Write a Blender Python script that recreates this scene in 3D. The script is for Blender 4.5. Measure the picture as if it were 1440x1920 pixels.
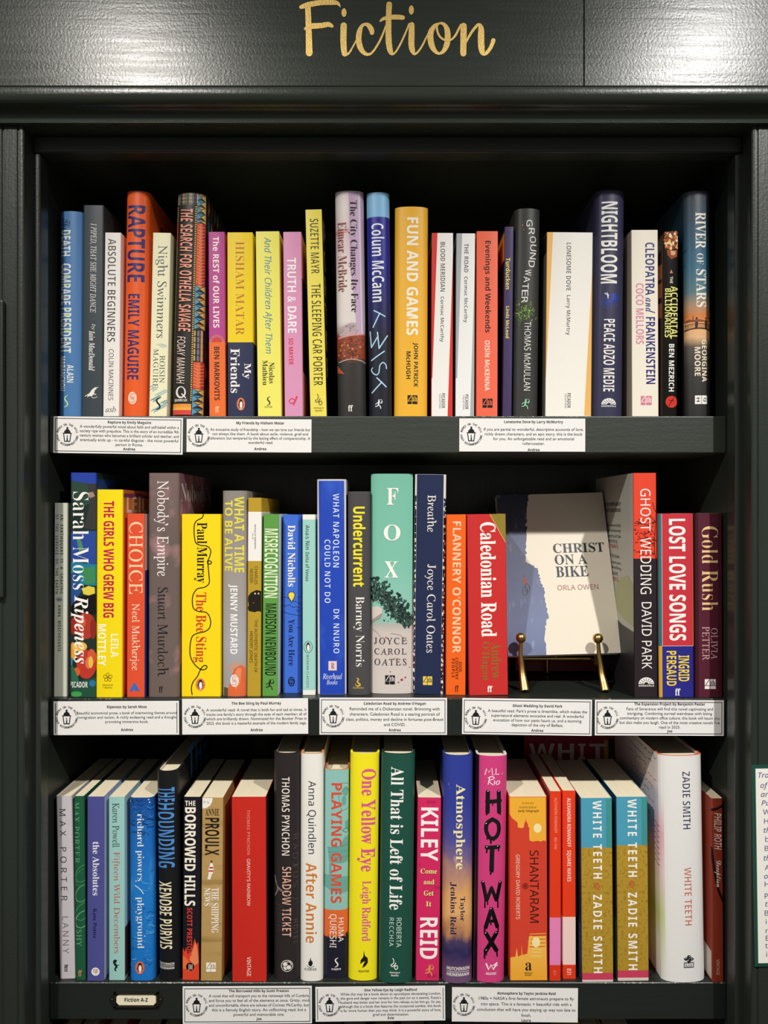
import bpy, bmesh, math, random
from mathutils import Vector, Matrix
from mathutils.geometry import tessellate_polygon

for _o in list(bpy.data.objects):
    bpy.data.objects.remove(_o, do_unlink=True)
SC = bpy.context.scene
COL = SC.collection
random.seed(7)

# ------------------------------------------------------------------ camera, world, lamps, exposure
F, CX, CY, ZC = 1440.0, 727.0, 960.0, 1.5          # focal length in pixels, principal point, eye height
cam = bpy.data.cameras.new('camera')
cam.sensor_fit = 'VERTICAL'
cam.sensor_height = 36.0
cam.lens = 36.0 * F / 1920.0
cam.shift_x = -(CX - 720.0) / 1920.0
cam.clip_start = 0.02
camo = bpy.data.objects.new('camera', cam)
camo.location = (0, 0, ZC)
camo.rotation_euler = (math.radians(90), 0, 0)
COL.objects.link(camo)
SC.camera = camo

world = bpy.data.worlds.new('room_light')
SC.world = world
world.use_nodes = True
world.node_tree.nodes['Background'].inputs[0].default_value = (1.0, 0.97, 0.92, 1)
world.node_tree.nodes['Background'].inputs[1].default_value = 0.19

def spot(name, loc, target, power, size, blend, color, radius):
    l = bpy.data.lights.new(name, 'SPOT')
    l.energy = power
    l.color = color
    l.spot_size = math.radians(size)
    l.spot_blend = blend
    l.shadow_soft_size = radius
    o = bpy.data.objects.new(name, l)
    o.location = loc
    o.rotation_euler = (Vector(target) - Vector(loc)).to_track_quat('-Z', 'Y').to_euler()
    COL.objects.link(o)
    return o
spot('track_spotlight', (-0.54, -0.20, ZC + 0.98), (-0.16, 0.84, ZC - 1.96), 94, 102, 1.0, (1.0, 0.955, 0.885), 0.022)
spot('track_spotlight', (0.68, -0.20, ZC + 1.01), (0.22, 0.84, ZC - 1.93), 104, 102, 1.0, (0.99, 0.965, 0.93), 0.022)

SC.view_settings.view_transform = 'Standard'
SC.view_settings.look = 'None'
SC.view_settings.exposure = 0.0
SC.view_settings.gamma = 1.0
SC.view_settings.use_curve_mapping = False

# ------------------------------------------------------------------ helpers: placement, colour, materials
def P(px, py, D):
    """the point at depth D that stands at pixel (px, py)"""
    return Vector(((px - CX) / F * D, D, ZC + (CY - py) / F * D))

def lin(h, a=1.0):
    h = h.lstrip('#')
    r = []
    for i in (0, 2, 4):
        c = int(h[i:i + 2], 16) / 255.0
        r.append(c / 12.92 if c <= 0.04045 else ((c + 0.055) / 1.055) ** 2.4)
    return (r[0], r[1], r[2], a)

MATS = {}
def nodes_mat(name):
    m = bpy.data.materials.new(name)
    m.use_nodes = True
    nt = m.node_tree
    return m, nt, nt.nodes['Principled BSDF']

def link(nt, a, b):
    nt.links.new(a, b)

def add_bump(nt, bsdf, scale, strength, dist, stretch=(1, 1, 1), detail=4):
    tc = nt.nodes.new('ShaderNodeTexCoord')
    mp = nt.nodes.new('ShaderNodeMapping')
    mp.inputs['Scale'].default_value = stretch
    nz = nt.nodes.new('ShaderNodeTexNoise')
    nz.inputs['Scale'].default_value = scale
    nz.inputs['Detail'].default_value = detail
    bp = nt.nodes.new('ShaderNodeBump')
    bp.inputs['Strength'].default_value = strength
    bp.inputs['Distance'].default_value = dist
    link(nt, tc.outputs['Object'], mp.inputs['Vector'])
    link(nt, mp.outputs['Vector'], nz.inputs['Vector'])
    link(nt, nz.outputs['Fac'], bp.inputs['Height'])
    link(nt, bp.outputs['Normal'], bsdf.inputs['Normal'])
    return nz, bp

def M(hexc, rough=0.42, spec=0.35, metal=0.0):
    """printed card or paper of one ink colour, with a faint tooth"""
    k = (hexc, rough, spec, metal)
    if k in MATS:
        return MATS[k]
    m, nt, b = nodes_mat('ink_' + hexc.lstrip('#'))
    b.inputs['Roughness'].default_value = rough
    b.inputs['Specular IOR Level'].default_value = spec
    b.inputs['Metallic'].default_value = metal
    nz, bp = add_bump(nt, b, 900, 0.12, 0.0003, detail=2)
    mix = nt.nodes.new('ShaderNodeMix')
    mix.data_type = 'RGBA'
    c = lin(hexc)
    mix.inputs['A'].default_value = (c[0] * .94, c[1] * .94, c[2] * .94, 1)
    mix.inputs['B'].default_value = (min(1, c[0] * 1.04), min(1, c[1] * 1.04), min(1, c[2] * 1.04), 1)
    link(nt, nz.outputs['Fac'], mix.inputs['Factor'])
    link(nt, mix.outputs['Result'], b.inputs['Base Color'])
    MATS[k] = m
    return m

def RAMP(name, h, stops, nscale=30, namt=0.0, blotch=None, bscale=40, bth=(0.5, 0.62), rough=0.4, stretch=(1, 1, 1)):
    """printed picture: colours up the height h of the book (0 at the foot), wavy with noise, with blotches of another ink"""
    m, nt, b = nodes_mat('print_' + name)
    b.inputs['Roughness'].default_value = rough
    b.inputs['Specular IOR Level'].default_value = 0.35
    tc = nt.nodes.new('ShaderNodeTexCoord')
    sp = nt.nodes.new('ShaderNodeSeparateXYZ')
    link(nt, tc.outputs['Object'], sp.inputs[0])
    mp = nt.nodes.new('ShaderNodeMapping')
    mp.inputs['Scale'].default_value = stretch
    link(nt, tc.outputs['Object'], mp.inputs['Vector'])
    nz = nt.nodes.new('ShaderNodeTexNoise')
    nz.inputs['Scale'].default_value = nscale
    nz.inputs['Detail'].default_value = 6
    link(nt, mp.outputs['Vector'], nz.inputs['Vector'])
    mm = nt.nodes.new('ShaderNodeMath'); mm.operation = 'MULTIPLY_ADD'
    link(nt, nz.outputs['Fac'], mm.inputs[0]); mm.inputs[1].default_value = namt * 2; mm.inputs[2].default_value = -namt
    dv = nt.nodes.new('ShaderNodeMath'); dv.operation = 'DIVIDE'
    link(nt, sp.outputs['Z'], dv.inputs[0]); dv.inputs[1].default_value = h
    ad = nt.nodes.new('ShaderNodeMath'); ad.operation = 'ADD'
    link(nt, dv.outputs[0], ad.inputs[0]); link(nt, mm.outputs[0], ad.inputs[1])
    cr = nt.nodes.new('ShaderNodeValToRGB')
    el = cr.color_ramp.elements
    stops = sorted(stops)
    el[0].position, el[0].color = stops[0][0], lin(stops[0][1])
    el[1].position, el[1].color = stops[-1][0], lin(stops[-1][1])
    for p, c in stops[1:-1]:
        e = el.new(p); e.color = lin(c)
    link(nt, ad.outputs[0], cr.inputs[0])
    out = cr.outputs[0]
    if blotch:
        n2 = nt.nodes.new('ShaderNodeTexNoise')
        n2.inputs['Scale'].default_value = bscale
        n2.inputs['Detail'].default_value = 5
        link(nt, mp.outputs['Vector'], n2.inputs['Vector'])
        r2 = nt.nodes.new('ShaderNodeMapRange')
        r2.inputs['From Min'].default_value, r2.inputs['From Max'].default_value = bth
        link(nt, n2.outputs['Fac'], r2.inputs['Value'])
        mx = nt.nodes.new('ShaderNodeMix'); mx.data_type = 'RGBA'
        link(nt, r2.outputs['Result'], mx.inputs['Factor'])
        link(nt, out, mx.inputs['A'])
        mx.inputs['B'].default_value = lin(blotch)
        out = mx.outputs['Result']
    link(nt, out, b.inputs['Base Color'])
    return m

def pages_mat(name, ca, cb):
    """cut page edges: fine lines that run along the leaves"""
    m, nt, b = nodes_mat('pages_' + name)
    b.inputs['Roughness'].default_value = 0.8
    b.inputs['Specular IOR Level'].default_value = 0.15
    tc = nt.nodes.new('ShaderNodeTexCoord')
    mp = nt.nodes.new('ShaderNodeMapping')
    mp.inputs['Scale'].default_value = (1, 0.012, 0.012)
    nz = nt.nodes.new('ShaderNodeTexNoise')
    nz.inputs['Scale'].default_value = 2600
    nz.inputs['Detail'].default_value = 3
    link(nt, tc.outputs['Object'], mp.inputs['Vector'])
    link(nt, mp.outputs['Vector'], nz.inputs['Vector'])
    mx = nt.nodes.new('ShaderNodeMix'); mx.data_type = 'RGBA'
    mx.inputs['A'].default_value = lin(ca); mx.inputs['B'].default_value = lin(cb)
    link(nt, nz.outputs['Fac'], mx.inputs['Factor'])
    link(nt, mx.outputs['Result'], b.inputs['Base Color'])
    bp = nt.nodes.new('ShaderNodeBump')
    bp.inputs['Strength'].default_value = 0.25; bp.inputs['Distance'].default_value = 0.0004
    link(nt, nz.outputs['Fac'], bp.inputs['Height'])
    link(nt, bp.outputs['Normal'], b.inputs['Normal'])
    return m
PAGES = {'cream': pages_mat('cream', '#cfc3a4', '#eee3c9'), 'white': pages_mat('white', '#d9d6cf', '#f4f1ea')}

def paint_mat(name, hexc, rough, streak, strength, dist, worn=None):
    """brushed dark gloss paint: long brush streaks with a fine orange-peel over them"""
    m, nt, b = nodes_mat(name)
    b.inputs['Base Color'].default_value = lin(hexc)
    b.inputs['Specular IOR Level'].default_value = 0.5
    tc = nt.nodes.new('ShaderNodeTexCoord')
    mp = nt.nodes.new('ShaderNodeMapping')
    mp.inputs['Scale'].default_value = streak
    link(nt, tc.outputs['Object'], mp.inputs['Vector'])
    n1 = nt.nodes.new('ShaderNodeTexNoise'); n1.inputs['Scale'].default_value = 260; n1.inputs['Detail'].default_value = 5
    link(nt, mp.outputs['Vector'], n1.inputs['Vector'])
    n2 = nt.nodes.new('ShaderNodeTexNoise'); n2.inputs['Scale'].default_value = 420; n2.inputs['Detail'].default_value = 3
    link(nt, tc.outputs['Object'], n2.inputs['Vector'])
    ad = nt.nodes.new('ShaderNodeMath'); ad.operation = 'MULTIPLY_ADD'
    link(nt, n1.outputs['Fac'], ad.inputs[0]); ad.inputs[1].default_value = 1.0
    link(nt, n2.outputs['Fac'], ad.inputs[2])
    bp = nt.nodes.new('ShaderNodeBump')
    bp.inputs['Strength'].default_value = strength; bp.inputs['Distance'].default_value = dist
    link(nt, ad.outputs[0], bp.inputs['Height'])
    link(nt, bp.outputs['Normal'], b.inputs['Normal'])
    if worn is not None:                         # paint rubbed through along the front top edge
        sp = nt.nodes.new('ShaderNodeSeparateXYZ'); link(nt, tc.outputs['Object'], sp.inputs[0])
        g1 = nt.nodes.new('ShaderNodeMath'); g1.operation = 'GREATER_THAN'; link(nt, sp.outputs['Z'], g1.inputs[0]); g1.inputs[1].default_value = worn[0] - 0.0010
        g2 = nt.nodes.new('ShaderNodeMath'); g2.operation = 'LESS_THAN'; link(nt, sp.outputs['Y'], g2.inputs[0]); g2.inputs[1].default_value = worn[1] + 0.0012
        n3 = nt.nodes.new('ShaderNodeTexNoise'); n3.inputs['Scale'].default_value = 330; n3.inputs['Detail'].default_value = 4
        link(nt, tc.outputs['Object'], n3.inputs['Vector'])
        n4 = nt.nodes.new('ShaderNodeTexNoise'); n4.inputs['Scale'].default_value = 7
        link(nt, tc.outputs['Object'], n4.inputs['Vector'])
        sm_ = nt.nodes.new('ShaderNodeMath'); sm_.operation = 'MULTIPLY_ADD'; link(nt, n4.outputs['Fac'], sm_.inputs[0]); sm_.inputs[1].default_value = .5; link(nt, n3.outputs['Fac'], sm_.inputs[2])
        g3 = nt.nodes.new('ShaderNodeMath'); g3.operation = 'GREATER_THAN'; link(nt, sm_.outputs[0], g3.inputs[0]); g3.inputs[1].default_value = .875
        m1 = nt.nodes.new('ShaderNodeMath'); m1.operation = 'MULTIPLY'; link(nt, g1.outputs[0], m1.inputs[0]); link(nt, g2.outputs[0], m1.inputs[1])
        m2 = nt.nodes.new('ShaderNodeMath'); m2.operation = 'MULTIPLY'; link(nt, m1.outputs[0], m2.inputs[0]); link(nt, g3.outputs[0], m2.inputs[1])
        wx = nt.nodes.new('ShaderNodeMix'); wx.data_type = 'RGBA'; link(nt, m2.outputs[0], wx.inputs['Factor'])
        wx.inputs['A'].default_value = lin(hexc); wx.inputs['B'].default_value = lin('#7d7f78')
        link(nt, wx.outputs['Result'], b.inputs['Base Color'])
    r = nt.nodes.new('ShaderNodeMapRange')
    r.inputs['To Min'].default_value = rough - 0.06; r.inputs['To Max'].default_value = rough + 0.08
    link(nt, n1.outputs['Fac'], r.inputs['Value'])
    link(nt, r.outputs['Result'], b.inputs['Roughness'])
    return m
PAINT_H = paint_mat('dark_green_paint_brushed_across', '#30382f', 0.27, (0.05, 1, 1), 0.6, 0.00022)
PAINT_V = paint_mat('dark_green_paint_brushed_upright', '#272d28', 0.33, (1, 1, 0.05), 0.6, 0.00022)
PAINT_S = paint_mat('dark_green_paint_on_shelves', '#2e342d', 0.36, (0.05, 1, 1), 0.6, 0.0003)

# ------------------------------------------------------------------ helpers: meshes and tags
class MB:
    def __init__(self):
        self.v, self.f, self.m, self.mats = [], [], [], []
    def mi(self, mat):
        if mat not in self.mats:
            self.mats.append(mat)
        return self.mats.index(mat)
    def add(self, verts, faces, mat):
        o = len(self.v)
        self.v += [tuple(x) for x in verts]
        k = self.mi(mat)
        for f in faces:
            self.f.append([i + o for i in f]); self.m.append(k)
    def box(self, a, b, mat):
        x0, y0, z0 = a; x1, y1, z1 = b
        self.add([(x0, y0, z0), (x1, y0, z0), (x1, y1, z0), (x0, y1, z0), (x0, y0, z1), (x1, y0, z1), (x1, y1, z1), (x0, y1, z1)],
                 [(0, 3, 2, 1), (4, 5, 6, 7), (0, 1, 5, 4), (1, 2, 6, 5), (2, 3, 7, 6), (3, 0, 4, 7)], mat)
    def tube(self, pts, rad, mat, n=12, flat=1.0):
        rings = []
        for i, p in enumerate(pts):
            p = Vector(p)
            a = Vector(pts[max(0, i - 1)]); b = Vector(pts[min(len(pts) - 1, i + 1)])
            t = (b - a).normalized()
            s = t.cross(Vector((0, 1, 0))) if abs(t.y) < 0.95 else t.cross(Vector((1, 0, 0)))
            s.normalize(); q = t.cross(s)
            r = rad[i] if isinstance(rad, (list, tuple)) else rad
            ry = r[1] if isinstance(r, tuple) else r * flat
            rx = r[0] if isinstance(r, tuple) else r
            rings.append([p + s * rx * math.cos(2 * math.pi * k / n) + q * ry * math.sin(2 * math.pi * k / n) for k in range(n)])
        vs = [x for r in rings for x in r]
        fs = []
        for i in range(len(rings) - 1):
            for k in range(n):
                fs.append((i * n + k, i * n + (k + 1) % n, (i + 1) * n + (k + 1) % n, (i + 1) * n + k))
        fs.append(tuple(range(n))[::-1]); fs.append(tuple((len(rings) - 1) * n + k for k in range(n)))
        self.add(vs, fs, mat)
    def ball(self, c, r, mat, n=20, sq=(1, 1, 1)):
        vs, fs = [], []
        m = n // 2
        for i in range(m + 1):
            th = math.pi * i / m
            for k in range(n):
                ph = 2 * math.pi * k / n
                vs.append((c[0] + r * sq[0] * math.sin(th) * math.cos(ph), c[1] + r * sq[1] * math.sin(th) * math.sin(ph), c[2] + r * sq[2] * math.cos(th)))
        for i in range(m):
            for k in range(n):
                fs.append((i * n + k, (i + 1) * n + k, (i + 1) * n + (k + 1) % n, i * n + (k + 1) % n))
        self.add(vs, fs, mat)
    def build(self, name, parent=None, smooth=False, bevel=0, weld=True):
        me = bpy.data.meshes.new(name)
        me.from_pydata(self.v, [], self.f)
        for mt in self.mats:
            me.materials.append(mt)
        me.polygons.foreach_set('material_index', self.m)
        me.update()
        if weld:
            bm = bmesh.new(); bm.from_mesh(me)
            bmesh.ops.remove_doubles(bm, verts=bm.verts, dist=1e-6)
            bmesh.ops.recalc_face_normals(bm, faces=bm.faces)
            bm.to_mesh(me); bm.free()
        if smooth:
            me.shade_smooth()
            me.set_sharp_from_angle(angle=math.radians(38))
        ob = bpy.data.objects.new(name, me)
        COL.objects.link(ob)
        if bevel:
            md = ob.modifiers.new('round', 'BEVEL')
            md.width = bevel; md.segments = 3; md.limit_method = 'ANGLE'
        if parent:
            ob.parent = parent
        return ob

def root(name, loc, label, cat, group=None, rot=(0, 0, 0)):
    o = bpy.data.objects.new(name, None)
    o.empty_display_size = 0.02
    o.location = loc; o.rotation_euler = rot
    COL.objects.link(o)
    o['label'] = label; o['category'] = cat
    if group: o['group'] = group
    return o

# ------------------------------------------------------------------ helpers: lettering
UP = {'b': 0x1D400, 'i': 0x1D434, 'bi': 0x1D468, 'c': 0x1D4D0, 's': 0x1D5A0, 'sb': 0x1D5D4, 'si': 0x1D608, 'sbi': 0x1D63C, 'm': 0x1D670}
DG = {'b': 0x1D7CE, 'sb': 0x1D7EC, 's': 0x1D7E2, 'm': 0x1D7F6}
STY = {'bl': ('b', -0.012), 'bh': ('b', 0.006), 'sx': ('sb', 0.007), 'sl': ('s', -0.004), 'sm': ('sb', -0.018), 'pl': ('p', 0.0), 'pm': ('p', 0.008), 'r': ('i', 0.0), 'sn': ('sb', -0.008)}
TCACHE = {}
def text2d(s, style, sp=1.0):
    """outlines of a word as flat triangles: (points, faces, bounds)"""
    k = (s, style, round(sp, 3))
    if k in TCACHE:
        return TCACHE[k]
    base, off = STY.get(style, (style, 0.0))
    t = ''
    for ch in s:
        if base in UP and 'A' <= ch <= 'Z': t += chr(UP[base] + ord(ch) - 65)
        elif base == 'i' and ch == 'h': t += '\u210e'
        elif base in UP and 'a' <= ch <= 'z': t += chr(UP[base] + 26 + ord(ch) - 97)
        elif base in DG and '0' <= ch <= '9': t += chr(DG[base] + ord(ch) - 48)
        else: t += ch
    cu = bpy.data.curves.new('lettering', 'FONT')
    cu.body = t
    cu.offset = off
    cu.resolution_u = 3
    cu.space_character = sp
    ob = bpy.data.objects.new('lettering', cu)
    COL.objects.link(ob)
    dg = bpy.context.evaluated_depsgraph_get()
    dg.update()
    me = ob.evaluated_get(dg).to_mesh()
    pts = [(v.co.x, v.co.y) for v in me.vertices]
    fcs = [tuple(p.vertices) for p in me.polygons]
    ob.evaluated_get(dg).to_mesh_clear()
    bpy.data.objects.remove(ob, do_unlink=True)
    bpy.data.curves.remove(cu)
    if style == 'r':
        pts = [(x - 0.27 * y, y) for x, y in pts]
    if not pts:
        pts = [(0, 0), (1, 0), (1, 1)]; fcs = []
    xs = [p[0] for p in pts]; ys = [p[1] for p in pts]
    r = (pts, fcs, (min(xs), max(xs), min(ys), max(ys)))
    TCACHE[k] = r
    return r

def fit_text(s, style, cu, cv, L, H, rot=0, keep=False, sp=1.0):
    """a word fitted to a box of length L and height H about (cu, cv); rot 1 reads downwards"""
    pts, fcs, b = text2d(s, style, sp)
    keep = keep or sp != 1.0
    n = len(s.replace(' ', ''))
    w, h = b[1] - b[0], b[3] - b[2]
    core = ''.join(c for c in s if c not in 'JQ,;&')
    low = any(c.islower() for c in s)
    if not low and core.strip() and core != s:
        bb = text2d(core, style)[2]
        b = (b[0], b[1], bb[2], bb[3]); h = b[3] - b[2]
    r = (L / w) / (H / h)
    if r > (1.7 if low else 1.12) and n > 2 and not keep:
        pts, fcs, b2 = text2d(s, style, min(3.2, 1 + (r / (1.3 if low else 1.05) - 1) * 1.1))
        b = (b2[0], b2[1], b[2], b[3])
        w = b[1] - b[0]
    sx, sy = L / w, H / h
    mx, my = (b[0] + b[1]) / 2, (b[2] + b[3]) / 2
    if rot:
        return [(cu + (y - my) * sy, cv - (x - mx) * sx) for x, y in pts], fcs
    return [(cu + (x - mx) * sx, cv + (y - my) * sy) for x, y in pts], fcs

def smooth_line(pts, sub=6):
    """Catmull-Rom through points whose last value is a width"""
    if len(pts) < 3:
        return pts
    out = []
    n = len(pts)
    for i in range(n - 1):
        p0, p1, p2, p3 = pts[max(0, i - 1)], pts[i], pts[i + 1], pts[min(n - 1, i + 2)]
        for k in range(sub):
            t = k / sub
            out.append(tuple(0.5 * ((2 * b) + (c - a) * t + (2 * a - 5 * b + 4 * c - d) * t * t + (3 * b - a - 3 * c + d) * t ** 3)
                             for a, b, c, d in zip(p0, p1, p2, p3)))
    out.append(pts[-1])
    return out

def stroke2d(pts, w=None, sm=True, caps=True, sub=6):
    """brush stroke as flat quads; pts are (x, y) with one width or (x, y, width)"""
    if len(pts[0]) == 2:
        pts = [(x, y, w) for x, y in pts]
    if sm:
        pts = smooth_line(pts, sub)
    V, Fc = [], []
    n = len(pts)
    for i, (x, y, ww) in enumerate(pts):
        a, b = pts[max(0, i - 1)], pts[min(n - 1, i + 1)]
        dx, dy = b[0] - a[0], b[1] - a[1]
        l = math.hypot(dx, dy) or 1
        nx, ny = -dy / l * ww / 2, dx / l * ww / 2
        V += [(x + nx, y + ny), (x - nx, y - ny)]
    for i in range(n - 1):
        Fc.append((2 * i, 2 * i + 1, 2 * i + 3, 2 * i + 2))
    if caps:
        for (x, y, ww), (x2, y2, _w) in ((pts[0], pts[1]), (pts[-1], pts[-2])):
            o = len(V)
            an = math.atan2(y - y2, x - x2)
            V += [(x + ww / 2 * math.cos(an + (k / 6 - .5) * math.pi), y + ww / 2 * math.sin(an + (k / 6 - .5) * math.pi)) for k in range(7)]
            Fc.append(tuple(range(o, o + 7)))
    return V, Fc

def ell(cx, cy, rx, ry, n=28, a0=0, a1=360):
    full = abs(a1 - a0) >= 360
    return [(cx + rx * math.cos(math.radians(a0 + (a1 - a0) * k / (n if full else n - 1))),
             cy + ry * math.sin(math.radians(a0 + (a1 - a0) * k / (n if full else n - 1)))) for k in range(n)]

def rect(x0, y0, x1, y1):
    return [(x0, y0), (x1, y0), (x1, y1), (x0, y1)]

def tri2d(poly):
    t = tessellate_polygon([[Vector((x, y, 0)) for x, y in poly]])
    return list(poly), [tuple(a) for a in t]
# ------------------------------------------------------------------ books
CROP = {1: (80, 340, 3.6), 2: (420, 340, 3.6), 3: (720, 340, 3.6), 4: (1000, 340, 3.6), 5: (80, 860, 3.6), 6: (400, 860, 3.6),
        7: (680, 860, 3.6), 8: (1000, 860, 3.6), 9: (80, 1370, 3.49), 10: (420, 1370, 3.49), 11: (740, 1370, 3.49), 12: (1040, 1370, 3.49)}
SHELF_Z = {1: 0.1025, 2: -0.1993, 3: -0.5025}        # shelf tops, from eye height
SHELF_D = 0.820                                       # front edge of the shelves
GROUP = {1: 'books on the top shelf', 2: 'books on the middle shelf', 3: 'books on the bottom shelf'}
PART = {'t': 'title_lettering', 'a': 'author_lettering', 'e': 'publisher_emblem', 'p': 'cover_picture', 'x': 'cover_lettering', 'q': 'quote_lettering'}

class Decals:
    """printing on a surface: pieces kept per part, laid on with a hair's gap"""
    def __init__(self):
        self.parts = {}
        self.n = 0
        self.step = 1.0
    def put(self, part, pts, faces, mat):
        self.n += self.step
        self.parts.setdefault(part, []).append((pts, faces, mat, self.n))

class Book(Decals):
    def __init__(self, row, c, kind, top, bot, yt, yb, spine, label, left=None, right=None, bands=None, depth=None, pages='cream', bulge=None, inside='#e9e4d8', rough=0.42, D=None, name=None):
        super().__init__()
        self.row, self.cr, self.kind = row, CROP[c], kind
        ox, oy, k = self.cr
        X = lambda x: ox + x / k
        Y = lambda y: oy + y / k
        zs = SHELF_Z[row]
        if D is None:
            D = 0.829 if row == 1 else -zs * F / (Y(yb) - CY)
        self.D = D
        self.s = s = D / F
        self.ybe = CY - zs / s
        self.yt = Y(yt)
        self.xcb = (X(bot[0]) + X(bot[1])) / 2
        self.xct = (X(top[0]) + X(top[1])) / 2
        self.w = ((X(top[1]) - X(top[0])) + (X(bot[1]) - X(bot[0]))) / 2 * s - 0.0003
        self.a = self.w / 2
        self.lean = math.atan((self.xct - self.xcb) / (self.ybe - self.yt))
        self.h = (self.ybe - self.yt) * s / math.cos(self.lean)
        self.spine, self.left, self.right = spine, left, right
        self.bands = sorted([(self.v(y), col) for y, col in (bands or [])], reverse=True)
        hard = kind == 'h'
        self.depth = depth or (0.153 if hard else (0.129 if self.h < 0.206 else 0.145))
        self.bulge = bulge if bulge is not None else (0.0055 if hard else 0.0008)
        self.t = 0.0022 if hard else 0.0005
        self.hard, self.pages, self.inside, self.rough = hard, pages, inside, rough
        self.root = root(name or ('hardback_book' if hard else 'paperback_book'),
                         ((self.xcb - CX) * s, D, ZC + zs + abs(math.sin(self.lean)) * self.a + 0.0002), label, 'book', GROUP[row], (0, self.lean, 0))
    # pixel of the crop -> spine
    def v(self, y):
        return (self.ybe - (self.cr[1] + y / self.cr[2])) * self.s
    def uv(self, x, y):
        px, py = self.cr[0] + x / self.cr[2], self.cr[1] + y / self.cr[2]
        xm = self.xcb + (self.xct - self.xcb) * (self.ybe - py) / (self.ybe - self.yt)
        return ((px - xm) * self.s, (self.ybe - py) * self.s)
    def front(self, u):
        a = self.a
        q = min(1.0, abs(u) / a)
        if self.hard:
            return self.bulge * (0.55 * q ** 2 + 0.45 * q ** 9)
        r = min(self.bulge, a * 0.5)
        e = a - abs(u)
        if e >= r: return 0.0
        e = max(0.0, e)
        return r - math.sqrt(max(0.0, r * r - (r - e) ** 2))
    def M(self, hexc):
        return hexc if not isinstance(hexc, str) else M(hexc, self.rough)
    # printing
    def text(self, part, s, style, hexc, x0, x1, y0, y1, rot=1, keep=False, sp=1.0):
        u, v = self.uv((x0 + x1) / 2, (y0 + y1) / 2)
        k = self.s / self.cr[2]
        L, H = ((y1 - y0) * k, (x1 - x0) * k) if rot else ((x1 - x0) * k, (y1 - y0) * k)
        pts, fc = fit_text(s, style, u, v, L, H, rot, keep, sp)
        self.put(part, pts, fc, self.M(hexc))
        return self
    def poly(self, part, pts, hexc):
        p, f = tri2d([self.uv(x, y) for x, y in pts])
        self.put(part, p, f, self.M(hexc))
        return self
    def stroke(self, part, pts, w, hexc, sm=True, caps=True):
        p, f = stroke2d(pts, w, sm, caps)
        self.put(part, [self.uv(x, y) for x, y in p], f, self.M(hexc))
        return self
    def side(self, face, part, s, style, hexc, d0, d1, z0, z1):
        """a word on the front (R) or back (L) cover, d from the spine and z from the foot, metres"""
        pts, fc = fit_text(s, style, (d0 + d1) / 2, (z0 + z1) / 2, d1 - d0, z1 - z0, 0, True)
        if face == 'L':
            pts = [(d0 + d1 - x, z) for x, z in pts]
        self.parts.setdefault(part, []).append((pts, fc, self.M(hexc), face))
        return self
    def sidepoly(self, face, part, pts, hexc):
        p, f = tri2d(pts)
        self.parts.setdefault(part, []).append((p, f, self.M(hexc), face))
        return self
    # building
    def colour_at(self, base, z):
        c = base
        for v, col in self.bands:
            if z < v: c = col
        return c
    def build(self):
        a, h, dp, t = self.a, self.h, self.depth, self.t
        if self.hard:
            N = 18
            us = [-a + 2 * a * i / N for i in range(N + 1)]
            us = [-a] + [-a * 0.985, -a * 0.95] + us[1:-1] + [a * 0.95, a * 0.985] + [a]
        else:
            r = min(self.bulge, a * 0.5)
            us = [-a, -a + r * .13, -a + r * .5, -a + r, a - r, a - r * .5, a - r * .13, a]
        out = [(-a, dp, 'L'), (-a, min(dp, self.front(a) + 0.012), 'L')] + [(u, self.front(u), 'S') for u in us] + [(a, self.front(a) + 0.012, 'R'), (a, dp, 'R')]
        inn = []
        for x, y, r in out:
            k = (a - t) / a
            inn.append((x * k, y + (t if r == 'S' else 0), r))
        lv = sorted({0.0, h} | {v for v, c in self.bands if 0.001 < v < h - 0.001})
        mb = MB()
        n = len(out)
        inside = M(self.inside)
        for i in range(n - 1):
            reg = 'L' if i < 2 else ('R' if i >= n - 3 else 'S')
            for j in range(len(lv) - 1):
                zm = (lv[j] + lv[j + 1]) / 2
                sp = self.colour_at(self.spine, zm)
                c = sp if reg == 'S' else ((self.left if self.left else sp) if reg == 'L' else (self.right if self.right else sp))
                p, q = out[i], out[i + 1]
                mb.add([(p[0], p[1], lv[j]), (q[0], q[1], lv[j]), (q[0], q[1], lv[j + 1]), (p[0], p[1], lv[j + 1])], [(0, 1, 2, 3)], self.M(c))
                p2, q2 = inn[i], inn[i + 1]
                mb.add([(p2[0], p2[1], lv[j]), (q2[0], q2[1], lv[j]), (q2[0], q2[1], lv[j + 1]), (p2[0], p2[1], lv[j + 1])], [(3, 2, 1, 0)], inside)
            p, q, p2, q2 = out[i], out[i + 1], inn[i], inn[i + 1]
            edge = self.M(self.edge) if hasattr(self, 'edge') else self.M(self.colour_at(self.spine, h - .001))
            mb.add([(p[0], p[1], h), (q[0], q[1], h), (q2[0], q2[1], h), (p2[0], p2[1], h)], [(0, 1, 2, 3)], edge)
            mb.add([(p[0], p[1], 0), (q[0], q[1], 0), (q2[0], q2[1], 0), (p2[0], p2[1], 0)], [(3, 2, 1, 0)], self.M(self.colour_at(self.spine, .001)))
        for i in (0, n - 1):
            for j in range(len(lv) - 1):
                mb.add([(out[i][0], dp, lv[j]), (inn[i][0], dp, lv[j]), (inn[i][0], dp, lv[j + 1]), (out[i][0], dp, lv[j + 1])], [(0, 1, 2, 3)], inside)
        mb.build('cover', self.root, smooth=True)
        pg = MB()
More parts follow.
